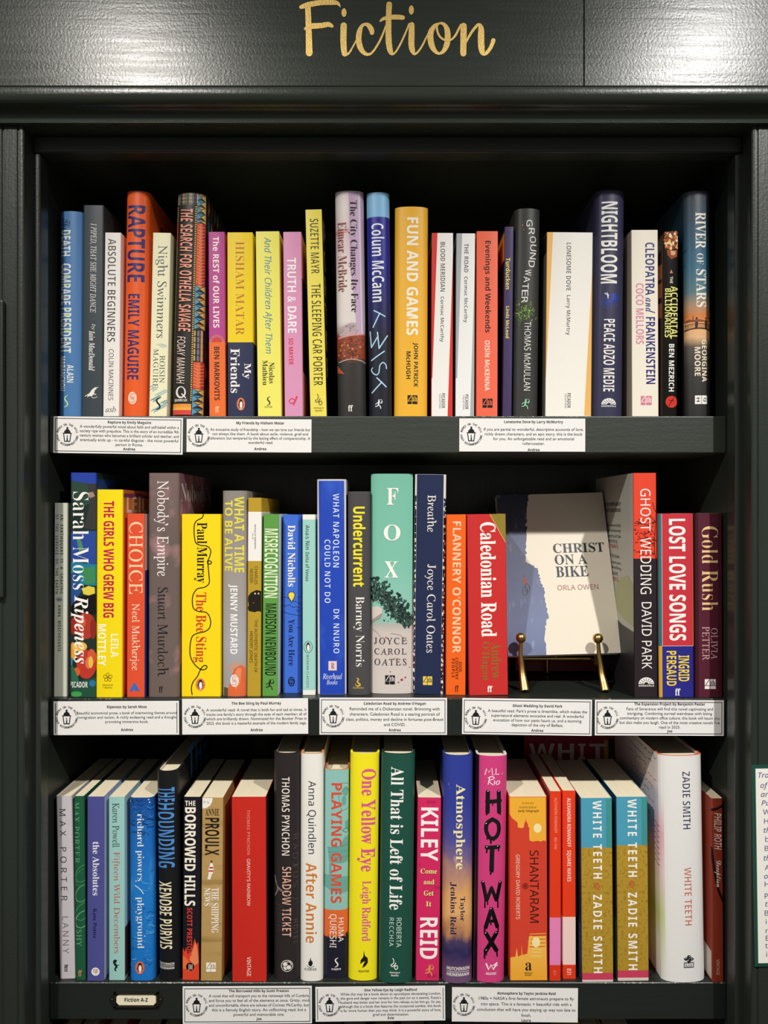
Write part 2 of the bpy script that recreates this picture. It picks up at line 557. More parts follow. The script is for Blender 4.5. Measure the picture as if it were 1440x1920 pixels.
        if self.hard:
            y0 = self.bulge + 0.0035
            pg.box((-(a - t - .0004), y0, .003), (a - t - .0004, dp - .004, h - .0035), PAGES[self.pages])
        else:
            r = min(self.bulge, a * .5)
            pr = [(x * .999, y + .0002) for x, y, rr in inn if rr == 'S']
            pr = [(-(a - t - .0001), dp - .0006)] + pr + [(a - t - .0001, dp - .0006)]
            m = len(pr)
            pg.add([(x, y, .0006) for x, y in pr] + [(x, y, h - .0006) for x, y in pr], [(i, (i + 1) % m, m + (i + 1) % m, m + i) for i in range(m)] + [tuple(range(m))[::-1], tuple(range(m, 2 * m))], PAGES[self.pages])
        pg.build('page_block', self.root)
        for part, items in self.parts.items():
            self.build_part(PART.get(part, part), items)
        return self.root
    def build_part(self, name, items):
        mb = MB()
        for pts, faces, mat, lay in items:
            if not faces: continue
            if lay in ('L', 'R'):
                if lay == 'R':
                    mb.add([(self.a + 0.0002, x, z) for x, z in pts], faces, mat)
                else:
                    mb.add([(-self.a - 0.0002, x, z) for x, z in pts], faces, mat)
                continue
            off = 0.00008 + 0.000003 * lay
            if self.hard or max(abs(p[0]) for p in pts) > self.a - min(self.bulge, self.a * .5):
                bm = bmesh.new()
                vs = [bm.verts.new((u, 0, v)) for u, v in pts]
                for f in faces:
                    try: bm.faces.new([vs[i] for i in f])
                    except ValueError: pass
                umin, umax = min(p[0] for p in pts), max(p[0] for p in pts)
                k = 10
                r = min(self.bulge, self.a * .5)
                cuts = [-self.a + self.a * i / k for i in range(1, 2 * k)] if self.hard else [sg * (self.a - q * r) for q in (1, .75, .5, .3, .13) for sg in (-1, 1)]
                for u in cuts:
                    if umin < u < umax:
                        bmesh.ops.bisect_plane(bm, geom=bm.verts[:] + bm.edges[:] + bm.faces[:], dist=1e-7, plane_co=(u, 0, 0), plane_no=(1, 0, 0))
                for u in (-self.a * .95, self.a * .95):
                    if umin < u < umax:
                        bmesh.ops.bisect_plane(bm, geom=bm.verts[:] + bm.edges[:] + bm.faces[:], dist=1e-7, plane_co=(u, 0, 0), plane_no=(1, 0, 0))
                bm.verts.index_update()
                V = [(max(-self.a, min(self.a, p.co.x)), self.front(p.co.x) - off, p.co.z) for p in bm.verts]
                Fc = [[q.index for q in f.verts] for f in bm.faces]
                bm.free()
                mb.add(V, Fc, mat)
            else:
                mb.add([(u, self.front(u) - off, v) for u, v in pts], faces, mat)
        if mb.f:
            mb.build(name, self.root, weld=False)

# ---- publishers' marks, in the crop's pixels
def em_penguin(b, cx, cy, w, h, ring='#e07a4c', part='e', body='#17171b', belly='#f4f0e8'):
    b.poly(part, ell(cx, cy, w / 2, h / 2), ring)
    b.poly(part, ell(cx, cy + h * .02, w * .26, h * .36), body)
    b.poly(part, ell(cx, cy - h * .28, w * .15, h * .10), body)
    b.poly(part, [(cx + w * .1, cy - h * .3), (cx + w * .28, cy - h * .25), (cx + w * .1, cy - h * .22)], body)
    b.poly(part, [(cx - w * .2, cy - h * .1), (cx - w * .36, cy + h * .14), (cx - w * .22, cy + h * .1)], body)
    b.poly(part, [(cx + w * .2, cy - h * .1), (cx + w * .36, cy + h * .14), (cx + w * .22, cy + h * .1)], body)
    b.poly(part, ell(cx + w * .02, cy + h * .06, w * .17, h * .27), belly)
    b.poly(part, [(cx - w * .2, cy + h * .4), (cx, cy + h * .33), (cx + w * .2, cy + h * .4)], belly)

def em_fourth(b, x0, y0, x1, y1, col, ink, part='e'):
    w, h = x1 - x0, y1 - y0
    mx, my = x0 + w * .46, y0 + h * .66
    g = w * .03
    b.poly(part, rect(x0, y0, mx - g, my - g), col)
    b.poly(part, rect(mx + g, y0, x1, my - g), col)
    b.poly(part, rect(x0, my + g, mx - g, y1), col)
    b.poly(part, rect(mx + g, my + g, x1, y1), col)
    b.stroke(part, [(x0 + w * .40, y0 + h * .06), (x0 + w * .08, y0 + h * .60)], w * .07, ink, sm=False, caps=False)
    b.text(part, 'th', 'b', ink, mx + w * .05, x1 - w * .04, y0 + h * .12, y0 + h * .62, rot=0)

def em_world(b, cx, cy, w, col, ink, part='e', words=True):
    r = w / 2
    b.poly(part, ell(cx, cy, r, r * .86, 26, 180, 360), col)
    for k in range(7):
        an = math.radians(180 + 180 * (k + .5) / 7)
        b.stroke(part, [(cx + r * .36 * math.cos(an), cy + r * .36 * math.sin(an)), (cx + r * .9 * math.cos(an), cy + r * .78 * math.sin(an))], w * .035, ink, sm=False, caps=False)
    b.poly(part, ell(cx, cy, r * .26, r * .24, 14, 180, 360), ink)
    if words:
        b.text(part, 'ONEWORLD', 'sb', col, cx - r, cx + r, cy + w * .06, cy + w * .17, rot=0)

def em_runner(b, cx, cy, h, col, part='e'):
    w = h * .085
    b.poly(part, ell(cx + h * .02, cy - h * .30, h * .09, h * .10, 14), col)
    b.stroke(part, [(cx, cy - h * .2), (cx - h * .04, cy), (cx - h * .02, cy + h * .12)], w * 1.7, col)
    b.stroke(part, [(cx - h * .02, cy + h * .1), (cx + h * .14, cy + h * .22), (cx + h * .20, cy + h * .45)], w, col)
    b.stroke(part, [(cx - h * .03, cy + h * .1), (cx - h * .18, cy + h * .22), (cx - h * .34, cy + h * .24)], w, col)
    b.stroke(part, [(cx, cy - h * .18), (cx - h * .22, cy - h * .08), (cx - h * .32, cy + h * .03)], w * .8, col)
    b.stroke(part, [(cx, cy - h * .18), (cx + h * .2, cy - h * .1), (cx + h * .32, cy - h * .26)], w * .8, col)
    b.stroke(part, [(cx - h * .06, cy - h * .42), (cx + h * .24, cy - h * .44), (cx + h * .36, cy - h * .26), (cx + h * .28, cy - h * .04)], w * .45, col)

def em_sdisc(b, cx, cy, w, h, col, ink, part='e'):
    b.poly(part, ell(cx, cy, w / 2, h / 2), col)
    b.stroke(part, [(cx + w * .30, cy - h * .30), (cx - w * .05, cy - h * .34), (cx - w * .24, cy - h * .16), (cx, cy), (cx + w * .24, cy + h * .16), (cx + w * .05, cy + h * .34), (cx - w * .30, cy + h * .30)], w * .09, ink)
    b.stroke(part, [(cx + w * .28, cy - h * .12), (cx + w * .05, cy - h * .16), (cx + w * .1, cy - h * .04), (cx + w * .34, cy + h * .04)], w * .06, ink)
    b.stroke(part, [(cx - w * .28, cy + h * .12), (cx - w * .05, cy + h * .16), (cx - w * .1, cy + h * .04), (cx - w * .34, cy - h * .04)], w * .06, ink)

def em_swash(b, cx, cy, h, col, part='e', w=None):
    w = w or h * .09
    b.stroke(part, [(cx + h * .16, cy - h * .46, w * .5), (cx - h * .08, cy - h * .3, w), (cx - h * .06, cy - h * .1, w * 1.2), (cx + h * .12, cy + h * .12, w * 1.2), (cx + h * .12, cy + h * .34, w), (cx - h * .14, cy + h * .48, w * .5)], None, col)

def em_loop(b, cx, cy, h, col, part='e'):
    w = h * .07
    b.stroke(part, [(cx - h * .14, cy - h * .5), (cx - h * .04, cy - h * .3), (cx - h * .12, cy - h * .04), (cx - h * .3, cy + h * .06), (cx - h * .2, cy + h * .2), (cx, cy + h * .08), (cx + h * .12, cy - h * .1)], w, col)
    b.stroke(part, [(cx + h * .1, cy - h * .12), (cx, cy + h * .24), (cx + h * .12, cy + h * .44), (cx + h * .28, cy + h * .3), (cx + h * .2, cy + h * .1), (cx + h * .02, cy + h * .2)], w, col)

def em_flame(b, cx, cy, w, h, col, part='e'):
    b.poly(part, [(cx + w * .1, cy - h * .5), (cx + w * .14, cy - h * .2), (cx + w * .42, cy - h * .05), (cx + w * .46, cy + h * .2), (cx + w * .2, cy + h * .48), (cx - w * .1, cy + h * .5), (cx - w * .36, cy + h * .3), (cx - w * .4, cy + h * .05), (cx - w * .12, cy - h * .12), (cx - w * .06, cy - h * .34)], col)
# ------------------------------------------------------------------ floor, wall, bookcase
def structure(o):
    o['kind'] = 'structure'
    return o
fl = MB()
fl.box((-2.5, -1.2, -0.05), (2.5, 1.10, 0.0), M('#4a3a2c', 0.5))
structure(fl.build('floor'))
wl = MB()
wl.box((-2.5, 1.06, 0.0), (2.5, 1.10, 2.75), M('#39403c', 0.6))
structure(wl.build('wall_back'))

case = root('bookcase', (0, 0.80, 0.0), 'tall dark green painted bookcase bay with a gold-lettered header over its shelves', 'bookcase')
def cpart(mb, name, smooth=False, bevel=0):
    o = mb.build(name, None, smooth, bevel)
    o.parent = case
    o.matrix_parent_inverse = Matrix.Translation((0, -0.80, 0))
    return o
XI = 0.357                    # half the clear opening
XC = 0.3618                   # inner faces of the carcass sides, a little behind the stiles
XS = 0.3640                   # inner edge of the pilasters
DF, DP, DH = 0.788, 0.768, 0.745   # depth of face frame, pilasters, header board
ZSOF = 0.386                  # underside of the header, from eye height
# header board in three lengths with hairline joints
mb = MB()
xj = [-0.72, (1095 - CX) / F * DH, 0.72]
for i in range(2):
    mb.box((xj[i] + (.0003 if i else 0), DH, ZC + 0.4132), (xj[i + 1] - (.0003 if not i else 0), 0.80, ZC + 0.74), PAINT_H)
cpart(mb, 'header_board', bevel=0.0006)
# moulding along the foot of the header: bullnose, flat, bead, cove
prof = [(DH + .0005, .4128), (DH - .0004, .4124), (DH - .0010, .4105)]
for k in range(0, 10):
    an = math.radians(175 + 95 * k / 9)
    prof.append((DH + .0085 + .0095 * math.cos(an), .4068 + .0100 * math.sin(an)))
for k in range(1, 9):                       # small cove under the nose
    an = math.radians(90 * k / 9)
    prof.append((DH + .0085 + .0085 * math.sin(an), .3868 + .0100 * math.cos(an)))
prof += [(DH + .0172, .3862), (0.84, .386), (0.84, .4128)]
mb = MB()
n = len(prof)
xa, xb = -0.72, 0.72
mb.add([(xa, y, ZC + z) for y, z in prof] + [(xb, y, ZC + z) for y, z in prof], [(i, (i + 1) % n, n + (i + 1) % n, n + i) for i in range(n)] + [tuple(range(n))[::-1], tuple(range(n, 2 * n))], PAINT_H)
cpart(mb, 'crown_moulding', smooth=True)
# top rail
mb = MB()
mb.box((-XS, DF, ZC + 0.3694), (XS, DF + .022, ZC + ZSOF), PAINT_S)
cpart(mb, 'top_rail', bevel=0.0022)
for sg in (-1, 1):
    mb = MB()
    mb.box((min(sg * XI, sg * (XS + .03)), DF, 0.0), (max(sg * XI, sg * (XS + .03)), DF + .022, ZC + 0.3690), PAINT_V)
    cpart(mb, 'stile', bevel=0.0032)
    # pilaster: rounded edge and two shallow grooves down its face
    mb = MB()
    x0 = XS
    pr = [(x0, DF + .001), (x0, DP + .0030), (x0 + .0004, DP + .0014), (x0 + .0014, DP + .0004), (x0 + .003, DP), (x0 + .0045, DP), (x0 + .0052, DP + .0012), (x0 + .0062, DP + .0012), (x0 + .0069, DP),
          (x0 + .0195, DP), (x0 + .0203, DP + .0012), (x0 + .0215, DP + .0012), (x0 + .0223, DP), (x0 + .16, DP), (x0 + .16, DF + .001)]
    n = len(pr)
    vs = [(sg * x, y, 0.0) for x, y in pr] + [(sg * x, y, ZC + ZSOF) for x, y in pr]
    mb.add(vs, [(i, (i + 1) % n, n + (i + 1) % n, n + i) for i in range(n)] + [tuple(range(n))[::-1], tuple(range(n, 2 * n))], PAINT_V)
    cpart(mb, 'pilaster')
    mb = MB()
    mb.box((min(sg * XC, sg * (XC + .018)), DF + .022, 0.0), (max(sg * XC, sg * (XC + .018)), 1.04, ZC + 0.40), PAINT_V)
    cpart(mb, 'side_panel')
mb = MB()
mb.box((-XC - .018, 1.03, 0.0), (XC + .018, 1.05, ZC + 0.40), PAINT_V)
cpart(mb, 'back_panel')
mb = MB()
mb.box((-XC, DF + .022, ZC + 0.375), (XC, 1.03, ZC + 0.395), PAINT_S)
cpart(mb, 'top_panel')
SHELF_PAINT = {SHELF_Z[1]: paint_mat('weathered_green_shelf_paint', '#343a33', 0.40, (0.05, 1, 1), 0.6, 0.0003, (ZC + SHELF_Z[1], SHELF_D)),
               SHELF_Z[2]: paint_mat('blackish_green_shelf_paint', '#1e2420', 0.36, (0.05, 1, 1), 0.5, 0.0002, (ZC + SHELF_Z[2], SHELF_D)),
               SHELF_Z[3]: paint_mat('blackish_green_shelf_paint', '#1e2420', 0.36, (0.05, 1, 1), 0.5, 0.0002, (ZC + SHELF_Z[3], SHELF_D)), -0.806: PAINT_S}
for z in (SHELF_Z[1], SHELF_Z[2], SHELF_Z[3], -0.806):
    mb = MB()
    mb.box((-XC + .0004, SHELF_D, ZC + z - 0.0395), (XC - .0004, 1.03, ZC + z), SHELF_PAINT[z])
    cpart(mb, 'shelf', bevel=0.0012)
mb = MB()
mb.box((-XI, SHELF_D, 0.0), (XI, 1.03, 0.10), PAINT_S)
cpart(mb, 'plinth')
# gold brush lettering on the header
gold, nt, bs = nodes_mat('gold_sign_paint')
bs.inputs['Roughness'].default_value = 0.48
bs.inputs['Metallic'].default_value = 0.85
nz, bp = add_bump(nt, bs, 700, 0.5, 0.0006)
mx = nt.nodes.new('ShaderNodeMix'); mx.data_type = 'RGBA'
mx.inputs['A'].default_value = lin('#e9b64c'); mx.inputs['B'].default_value = lin('#ffe8a0')
link(nt, nz.outputs['Fac'], mx.inputs['Factor']); link(nt, mx.outputs['Result'], bs.inputs['Base Color'])
S1 = [[(35, 95, 55), (90, 75, 66), (150, 60, 75), (300, 34, 72), (440, 32, 70), (520, 42, 52), (555, 80, 22), (562, 98, 8)],
      [(125, 95, 75), (130, 250, 78), (135, 400, 80), (140, 600, 86), (142, 715, 92)],
      [(92, 388, 40), (170, 355, 75), (300, 345, 72), (400, 330, 66), (450, 352, 44)],
      [(608, 345, 86), (604, 500, 84), (606, 600, 82), (612, 680, 78), (618, 725, 72)],
      [(622, 745, 40), (680, 715, 26), (740, 615, 20), (790, 520, 18)],
      [(990, 442, 60), (982, 400, 70), (945, 345, 62), (900, 328, 42), (855, 350, 44), (820, 430, 70), (810, 540, 76), (832, 640, 75), (880, 712, 56), (940, 735, 38), (1000, 700, 28), (1080, 580, 28), (1140, 450, 25), (1180, 330, 14)],
      [(1222, 60, 78), (1216, 200, 74), (1212, 450, 80), (1220, 600, 80), (1238, 690, 70), (1265, 728, 38), (1310, 700, 25), (1370, 600, 25), (1440, 450, 24), (1491, 320, 20)],
      [(1102, 285, 24), (1150, 252, 46), (1250, 233, 64), (1340, 231, 66), (1405, 238, 60)]]
S2 = [[(230, 335, 74), (228, 450, 80), (226, 600, 80), (240, 680, 70), (265, 728, 36), (310, 705, 28), (370, 620, 25), (420, 520, 22), (465, 430, 16)],
      [(600, 318, 28), (540, 350, 52), (490, 430, 76), (484, 530, 82), (508, 630, 76), (555, 698, 52), (605, 722, 36), (660, 688, 54), (704, 600, 76), (716, 480, 80), (704, 390, 68), (665, 328, 46), (610, 314, 28), (578, 340, 24), (572, 400, 28), (600, 480, 28), (650, 528, 28), (700, 546, 25), (760, 538, 26), (820, 478, 30), (860, 400, 28), (892, 330, 18)],
      [(930, 350, 84), (930, 500, 85), (927, 650, 82), (927, 722, 80)],
      [(962, 580, 20), (1000, 500, 30), (1060, 405, 36), (1118, 340, 40), (1150, 342, 52), (1166, 390, 74), (1166, 480, 86), (1168, 600, 86), (1178, 690, 76), (1198, 730, 44), (1240, 715, 48), (1290, 650, 50), (1320, 585, 54), (1332, 545, 58)]]
mb = MB()
def sign(pts, ox):
    v, f = stroke2d(pts, None, True, True, 8)
    vv = []
    for i, (x, y) in enumerate(v):
        vv.append(P(ox + x / 7.2, y / 7.2, DH - .0003 - i * 1.2e-6))
    mb.add(vv, f, gold)
for s_ in S1: sign(s_, 560)
for s_ in S2: sign(s_, 740)
for ox, cx, cy, rx, ry in ((560, 612, 170, 34, 58), (740, 225, 135, 34, 62)):
    e = ell(cx, cy, rx, ry)
    mb.add([P(ox + x / 7.2, y / 7.2, DH - .0004) for x, y in e], [tuple(range(len(e)))], gold)
o = mb.build('sign_lettering', None, weld=False)
o.parent = case; o.matrix_parent_inverse = Matrix.Translation((0, -0.80, 0))
o['label'] = 'gold brush-script lettering reading Fiction'
# ------------------------------------------------------------------ top shelf, left to right
b = Book(1, 1, 'h', (105, 272), (98, 257), 203, 1578, '#4c7db4', 'slim blue book with white striped capitals at the left end of the top shelf', bulge=.006)
b.text('t', 'The', 'c', '#22334c', 128, 186, 250, 330).text('t', 'DEATH', 'sb', '#e3ebe6', 120, 188, 330, 505).text('t', 'of', 'c', '#22334c', 135, 165, 512, 560)
b.text('t', 'COMRADE', 'sb', '#e2ebe4', 119, 190, 556, 835).text('t', 'PRESIDENT', 'sb', '#e0ebdc', 116, 193, 855, 1160)
for y in (358, 640, 700, 905, 1010): b.stroke('t', [(150, y), (182, y)], 9, '#b9cf7a', sm=False, caps=False)
for y in (430, 590, 790, 960, 1090): b.stroke('t', [(128, y), (160, y)], 9, '#e6b59a', sm=False, caps=False)
b.text('a', 'ALAIN', 'sb', '#e8ece8', 164, 207, 1240, 1360).text('a', 'MABANCKOU', 'sb', '#e8ece8', 113, 150, 1182, 1415)
em_swash(b, 156, 1486, 84, '#bfe0a0', w=8)
b.build()

b = Book(1, 1, 'p', (275, 412), (262, 403), 163, 1580, '#3a444a', 'charcoal grey paperback with white italic lettering and a small bird near its foot', bulge=.0015)
b.text('t', 'I PIPED, THAT SHE MIGHT DANCE', 'i', '#eceae4', 322, 362, 285, 888, keep=True).text('a', 'by', 'i', '#e4e4de', 325, 357, 965, 1005).text('a', 'Iain MacDonald', 'bi', '#eceae4', 312, 352, 1010, 1280)
b.poly('e', [(355, 1392), (366, 1400), (352, 1412), (346, 1440), (330, 1452), (312, 1452), (300, 1462), (305, 1446), (318, 1428), (334, 1406)], '#efeae2')
b.stroke('e', [(288, 1452), (320, 1436), (360, 1440)], 5, '#efeae2').stroke('e', [(350, 1396), (374, 1392)], 4, '#efeae2').stroke('e', [(330, 1450), (340, 1464), (368, 1456)], 4, '#d9d4cc')
b.sidepoly('R', 'p', [(.012, .16), (.02, .175), (.05, .18), (.05, .13), (.02, .13)], '#7c3a34')
b.build()

b = Book(1, 1, 'p', (420, 530), (407, 516), 348, 1580, '#f2ede7', 'white paperback with plain grey capitals between the charcoal and the orange book')
b.text('t', 'ABSOLUTE BEGINNERS', 'sm', '#333336', 438, 492, 390, 1085).text('a', 'COLIN MACINNES', 's', '#4a4a4c', 445, 478, 1135, 1480)
b.text('e', 'asb', 'i', '#3a3a3c', 425, 494, 1520, 1560, rot=0)
b.build()

b = Book(1, 1, 'h', (557, 712), (527, 697), 66, 1572, '#ee6024', 'tall bright orange hardback with dark violet capitals on the top shelf', bulge=.008)
b.text('t', 'RAPTURE', 'sb', '#35286c', 568, 687, 163, 680).text('a', 'EMILY MAGUIRE', 'sb', '#35286c', 570, 650, 762, 1340)
em_sdisc(b, 605, 1465, 58, 84, '#f6e4d4', '#ee6024')
b.side('R', 'x', 'RAPTURE', 'sb', '#7e2a14', .045, .140, .185, .222)
b.build()

b = Book(1, 1, 'p', (745, 865), (715, 840), 350, 1580, '#f3eec8', 'pale cream paperback with grey serif lettering and pale blue waves at its foot')
b.text('t', 'Night Swimmers', 'r', '#4a575c', 755, 840, 435, 1060).text('a', 'ROISIN', 'r', '#3d4a4e', 788, 825, 1178, 1362).text('a', 'MAGUIRE', 'r', '#3d4a4e', 745, 780, 1135, 1400)
for k in range(26):
    x0 = 722 + (k * 37) % 100; y0 = 1395 + (k * 53) % 165
    b.stroke('p', [(x0, y0), (x0 + 12, y0 - 9), (x0 + 24, y0 - 2), (x0 + 18, y0 + 8)], 6, ['#8db3b8', '#a9c7c4', '#6f9aa6'][k % 3])
for k in range(4): b.stroke('p', [(770 + k * 12, 1105 + k * 6), (800 + k * 10, 1098 + k * 6), (835, 1108 + k * 4)], 4, '#bcd2cc')
em_swash(b, 778, 1502, 88, '#1d2426', w=10)
b.build()

b = Book(1, 1, 'h', (905, 1095), (855, 1080), 80, 1583, '#2a2927', 'tall dark hardback with slanting pink lettering and a bright geometric cloth pattern', bulge=.009)
def tris(x0, x1, y0, y1, step, sx0=0, sx1=0):
    y = y0; k = 0
    while y < y1 - 1:
        yb_ = min(y + step, y1); f0 = (y - y0) / (y1 - y0); f1 = (yb_ - y0) / (y1 - y0); g = (f0 + f1) / 2
        l0, l1 = x0 + sx0 * f0, x0 + sx0 * f1; r0, r1 = x1 + sx1 * f0, x1 + sx1 * f1; m = (l0 + r1) / 2
        b.poly('p', [(l0, y), (m, (y + yb_) / 2), (l1, yb_)], '#5a9cc0'); b.poly('p', [(r0, y), (m, (y + yb_) / 2), (r1, yb_)], '#e2bd6a')
        b.poly('p', [(l0 + 5, y + 1), (r0 - 5, y + 1), (m, y + (yb_ - y) * .34)], ['#d9a25a', '#4b8cae'][k % 2])
        y += step; k += 1
for k in range(12):
    b.poly('p', rect(908 + k * 12, 84, 914 + k * 12, 158), ['#d8b76a', '#4b93b0', '#7c3a5a', '#e0c070'][k % 4])
for yy in (100, 126, 148): b.poly('p', rect(906, yy, 1050, yy + 5), '#2a2927')
def strip(y0, y1, kind):
    f = lambda y: (y - 80) / 1503.0
    L = lambda y: 1046 - 40 * f(y) ; R = lambda y: 1094 - 16 * f(y)
    if kind == 't': tris(L(y0), R(y0), y0, y1, 44, L(y1) - L(y0), R(y1) - R(y0))
    else:
        cols = {'r': ['#d9503a', '#e2703c', '#c23e4a'], 's': ['#c9a25a', '#2f2a2c', '#5a8ca0', '#7c3a4a', '#d8b070', '#26262a']}[kind]
        n = len(cols)
        for i, c in enumerate(cols):
            q = lambda y, t: L(y) + (R(y) - L(y)) * t
            b.poly('p', [(q(y0, i / n), y0), (q(y0, (i + 1) / n), y0), (q(y1, (i + 1) / n), y1), (q(y1, i / n), y1)], c)
        if kind == 's':
            for yy in range(int(y0), int(y1), 42): b.poly('p', rect(L(yy), yy, R(yy), yy + 7), '#2a2420')
        else:
            for yy in range(int(y0) + 20, int(y1) - 10, 22): b.stroke('p', [(L(yy) + 6, yy), ((L(yy) + R(yy)) / 2, yy + 10), (R(yy) - 6, yy)], 5, '#e89a5a')
for y0, y1, kd in ((84, 280, 't'), (282, 700, 'r'), (702, 1000, 't'), (1002, 1218, 's'), (1220, 1400, 'r'), (1402, 1580, 't')): strip(y0, y1, kd)
b.poly('p', [(912, 166), (916, 166), (872, 1500), (868, 1500)], '#2a2927')
for k in range(88):
    y = 170 + k * 15; f = (y - 80) / 1503.0
    b.poly('p', rect(906 - 48 * f, y, 914 - 48 * f, y + 8), '#e0bf62'); b.poly('p', rect(1034 - 40 * f, y, 1043 - 40 * f, y + 8), '#e0bf62')
b.poly('p', [(902, 275), (910, 275), (903, 440), (896, 440)], '#d9503a'); b.poly('p', [(868, 1160), (878, 1160), (868, 1400), (858, 1400)], '#cf4a3a')
b.poly('p', rect(857, 1506, 1003, 1530), '#ef9a3a'); b.poly('p', rect(857, 1530, 1003, 1548), '#f3b04a'); b.poly('p', rect(857, 1548, 1003, 1580), '#d9483e')
b.text('t', 'THE SEARCH FOR OTHELLA SAVAGE', 'sbi', '#ef9f86', 922, 1008, 190, 1020).text('a', 'FODAY MANNAH', 'si', '#f3ddce', 903, 962, 1050, 1370)
b.poly('e', ell(932, 1428, 36, 40), '#f0ece4'); b.poly('e', ell(934, 1426, 24, 32), '#2a2927'); b.stroke('e', [(940, 1440), (965, 1464)], 8, '#f0ece4')
b.text('e', 'QUERCUS', 'sb', '#f0ece4', 886, 976, 1473, 1490, rot=0)
for k in range(10):
    for j in range(11):
        b.sidepoly('R', 'p', [(.012 + k * .014, .02 + j * .02), (.019 + k * .014, .03 + j * .02), (.012 + k * .014, .04 + j * .02)], ['#3f7690', '#a8884a', '#7c3a30'][(k + j) % 3])
b.build()

b = Book(1, 1, 'p', (1118, 1228), (1123, 1237), 343, 1580, '#b9478f', 'paperback half magenta and half orange with a rising sun on its spine', bands=[(1086, '#ef7233')])
b.text('t', 'The REST of OUR LIVES', 'sb', '#fbf1ea', 1150, 1193, 375, 990).text('a', 'BEN MARKOVITS', 'sb', '#3a1418', 1158, 1194, 1118, 1480)
for k in range(13):
    an = math.radians(180 + 15 * k)
    b.stroke('p', [(1176 + 36 * math.cos(an), 1086 + 34 * math.sin(an)), (1176 + 52 * math.cos(an), 1086 + 50 * math.sin(an))], 4, '#ee9a4a', sm=False, caps=False)
b.poly('p', ell(1176, 1087, 29, 30, 20, 180, 360), '#d8402f')
b.text('e', 'ff', 'b', '#f9d09a', 1165, 1192, 1520, 1562, rot=0)
b.build()

b = Book(1, 1, 'p', (1243, 1420), (1250, 1420), 346, 1583, '#f6d617', 'yellow paperback with a navy lower third and an orange bird oval at its foot', bands=[(1088, '#2b3050')])
b.text('a', 'HISHAM MATAR', 'bl', '#c4761c', 1302, 1361, 408, 1040).text('t', 'My', 'b', '#f5f1ea', 1348, 1406, 1230, 1335).text('t', 'Friends', 'b', '#f5f1ea', 1268, 1330, 1130, 1430)
em_penguin(b, 1338, 1505, 56, 86)
b.build()

b = Book(1, 2, 'p', (212, 374), (228, 388), 340, 1583, '#f4ed6c', 'light lemon paperback with teal handwritten lettering on the top shelf')
b.text('t', 'And Their Children After Them', 'si', '#3f86a4', 262, 325, 380, 1165).text('a', 'Nicolas', 'b', '#20201e', 303, 341, 1225, 1366).text('a', 'Mathieu', 'b', '#20201e', 260, 295, 1210, 1378)
em_swash(b, 300, 1484, 62, '#20201e', w=7)
b.text('e', 'SCEPTRE', 'b', '#4a4a30', 274, 327, 1519, 1530, rot=0)
b.build()

b = Book(1, 2, 'p', (397, 522), (410, 532), 343, 1586, '#df98be', 'pink paperback with bold white capitals between two yellow books')
b.text('t', 'TRUTH & DARE', 'sb', '#fbf4f4', 428, 488, 518, 1025).text('a', 'SO MAYER', 'sb', '#dc3048', 437, 468, 1060, 1240)
b.stroke('e', [(492, 1456), (470, 1508)], 12, '#dc4a60', sm=False); b.stroke('e', [(480, 1490), (452, 1500), (440, 1482), (462, 1468), (482, 1486)], 7, '#dc4a60')
b.sidepoly('R', 'p', [(.006, .05), (.13, .05), (.13, .152), (.006, .152)], '#17181c')
b.build()

b = Book(1, 2, 'p', (548, 660), (582, 695), 193, 1590, '#f1e15c', 'tall narrow yellow paperback with black spine capitals and a black front cover', right='#161413', depth=.150)
b.text('a', 'SUZETTE MAYR', 'sm', '#3a331c', 584, 640, 255, 625).text('t', 'THE SLEEPING CAR PORTER', 'sm', '#3a331c', 597, 660, 695, 1380)
em_loop(b, 640, 1478, 78, '#6a6030')
b.text('e', 'dialogue', 'sb', '#6a6030', 606, 672, 1526, 1540, rot=0).text('e', 'books', 'sb', '#6a6030', 616, 664, 1543, 1556, rot=0)
for k, (ch, z) in enumerate((('P', .195), ('O', .165), ('R', .135), ('T', .105), ('E', .075), ('R', .045))):
    b.side('R', 'x', ch, 'sn', '#94806a', .012, .045, z, z + .022)
b.build()

b = Book(1, 2, 'h', (745, 942), (768, 958), 66, 1590, RAMP('street', .245, [(0, '#2f2d2c'), (.24, '#363330'), (.26, '#8a3c24'), (.36, '#97452c'), (.375, '#b8a49a'), (.42, '#e2d8d4'), (.60, '#e6dcd6'), (.80, '#dcc3c9'), (.93, '#e6dcd8'), (1, '#dcd0d0')], 60, .02),
         'tall hardback with a pale pink street picture above rust red leaves and black', bulge=.007)
b.poly('p', [(840, 70), (940, 74), (948, 1030), (900, 1030), (850, 560)], '#c6a8c6')
b.poly('p', [(905, 72), (918, 72), (936, 1030), (926, 1030)], '#e2d2dc')
b.poly('p', [(748, 330), (842, 318), (842, 345), (748, 362)], '#cf9c92')
b.poly('p', [(775, 985), (860, 955), (900, 960), (900, 1032), (780, 1046)], '#bba9aa')
rg = random.Random(9)
for k in range(60):
    x, y = 800 + rg.random() * 95, 968 + rg.random() * 60
    b.stroke('p', [(x, y), (x + rg.gauss(0, 8), y + rg.gauss(0, 8))], 2 + rg.random() * 3, ['#7a6e72', '#cdbcbc', '#978a8c', '#b08f90'][k % 4], sm=False, caps=False)
b.poly('p', [(770, 1052), (850, 1036), (950, 1026), (950, 1036), (850, 1048), (770, 1064)], '#d99a94')
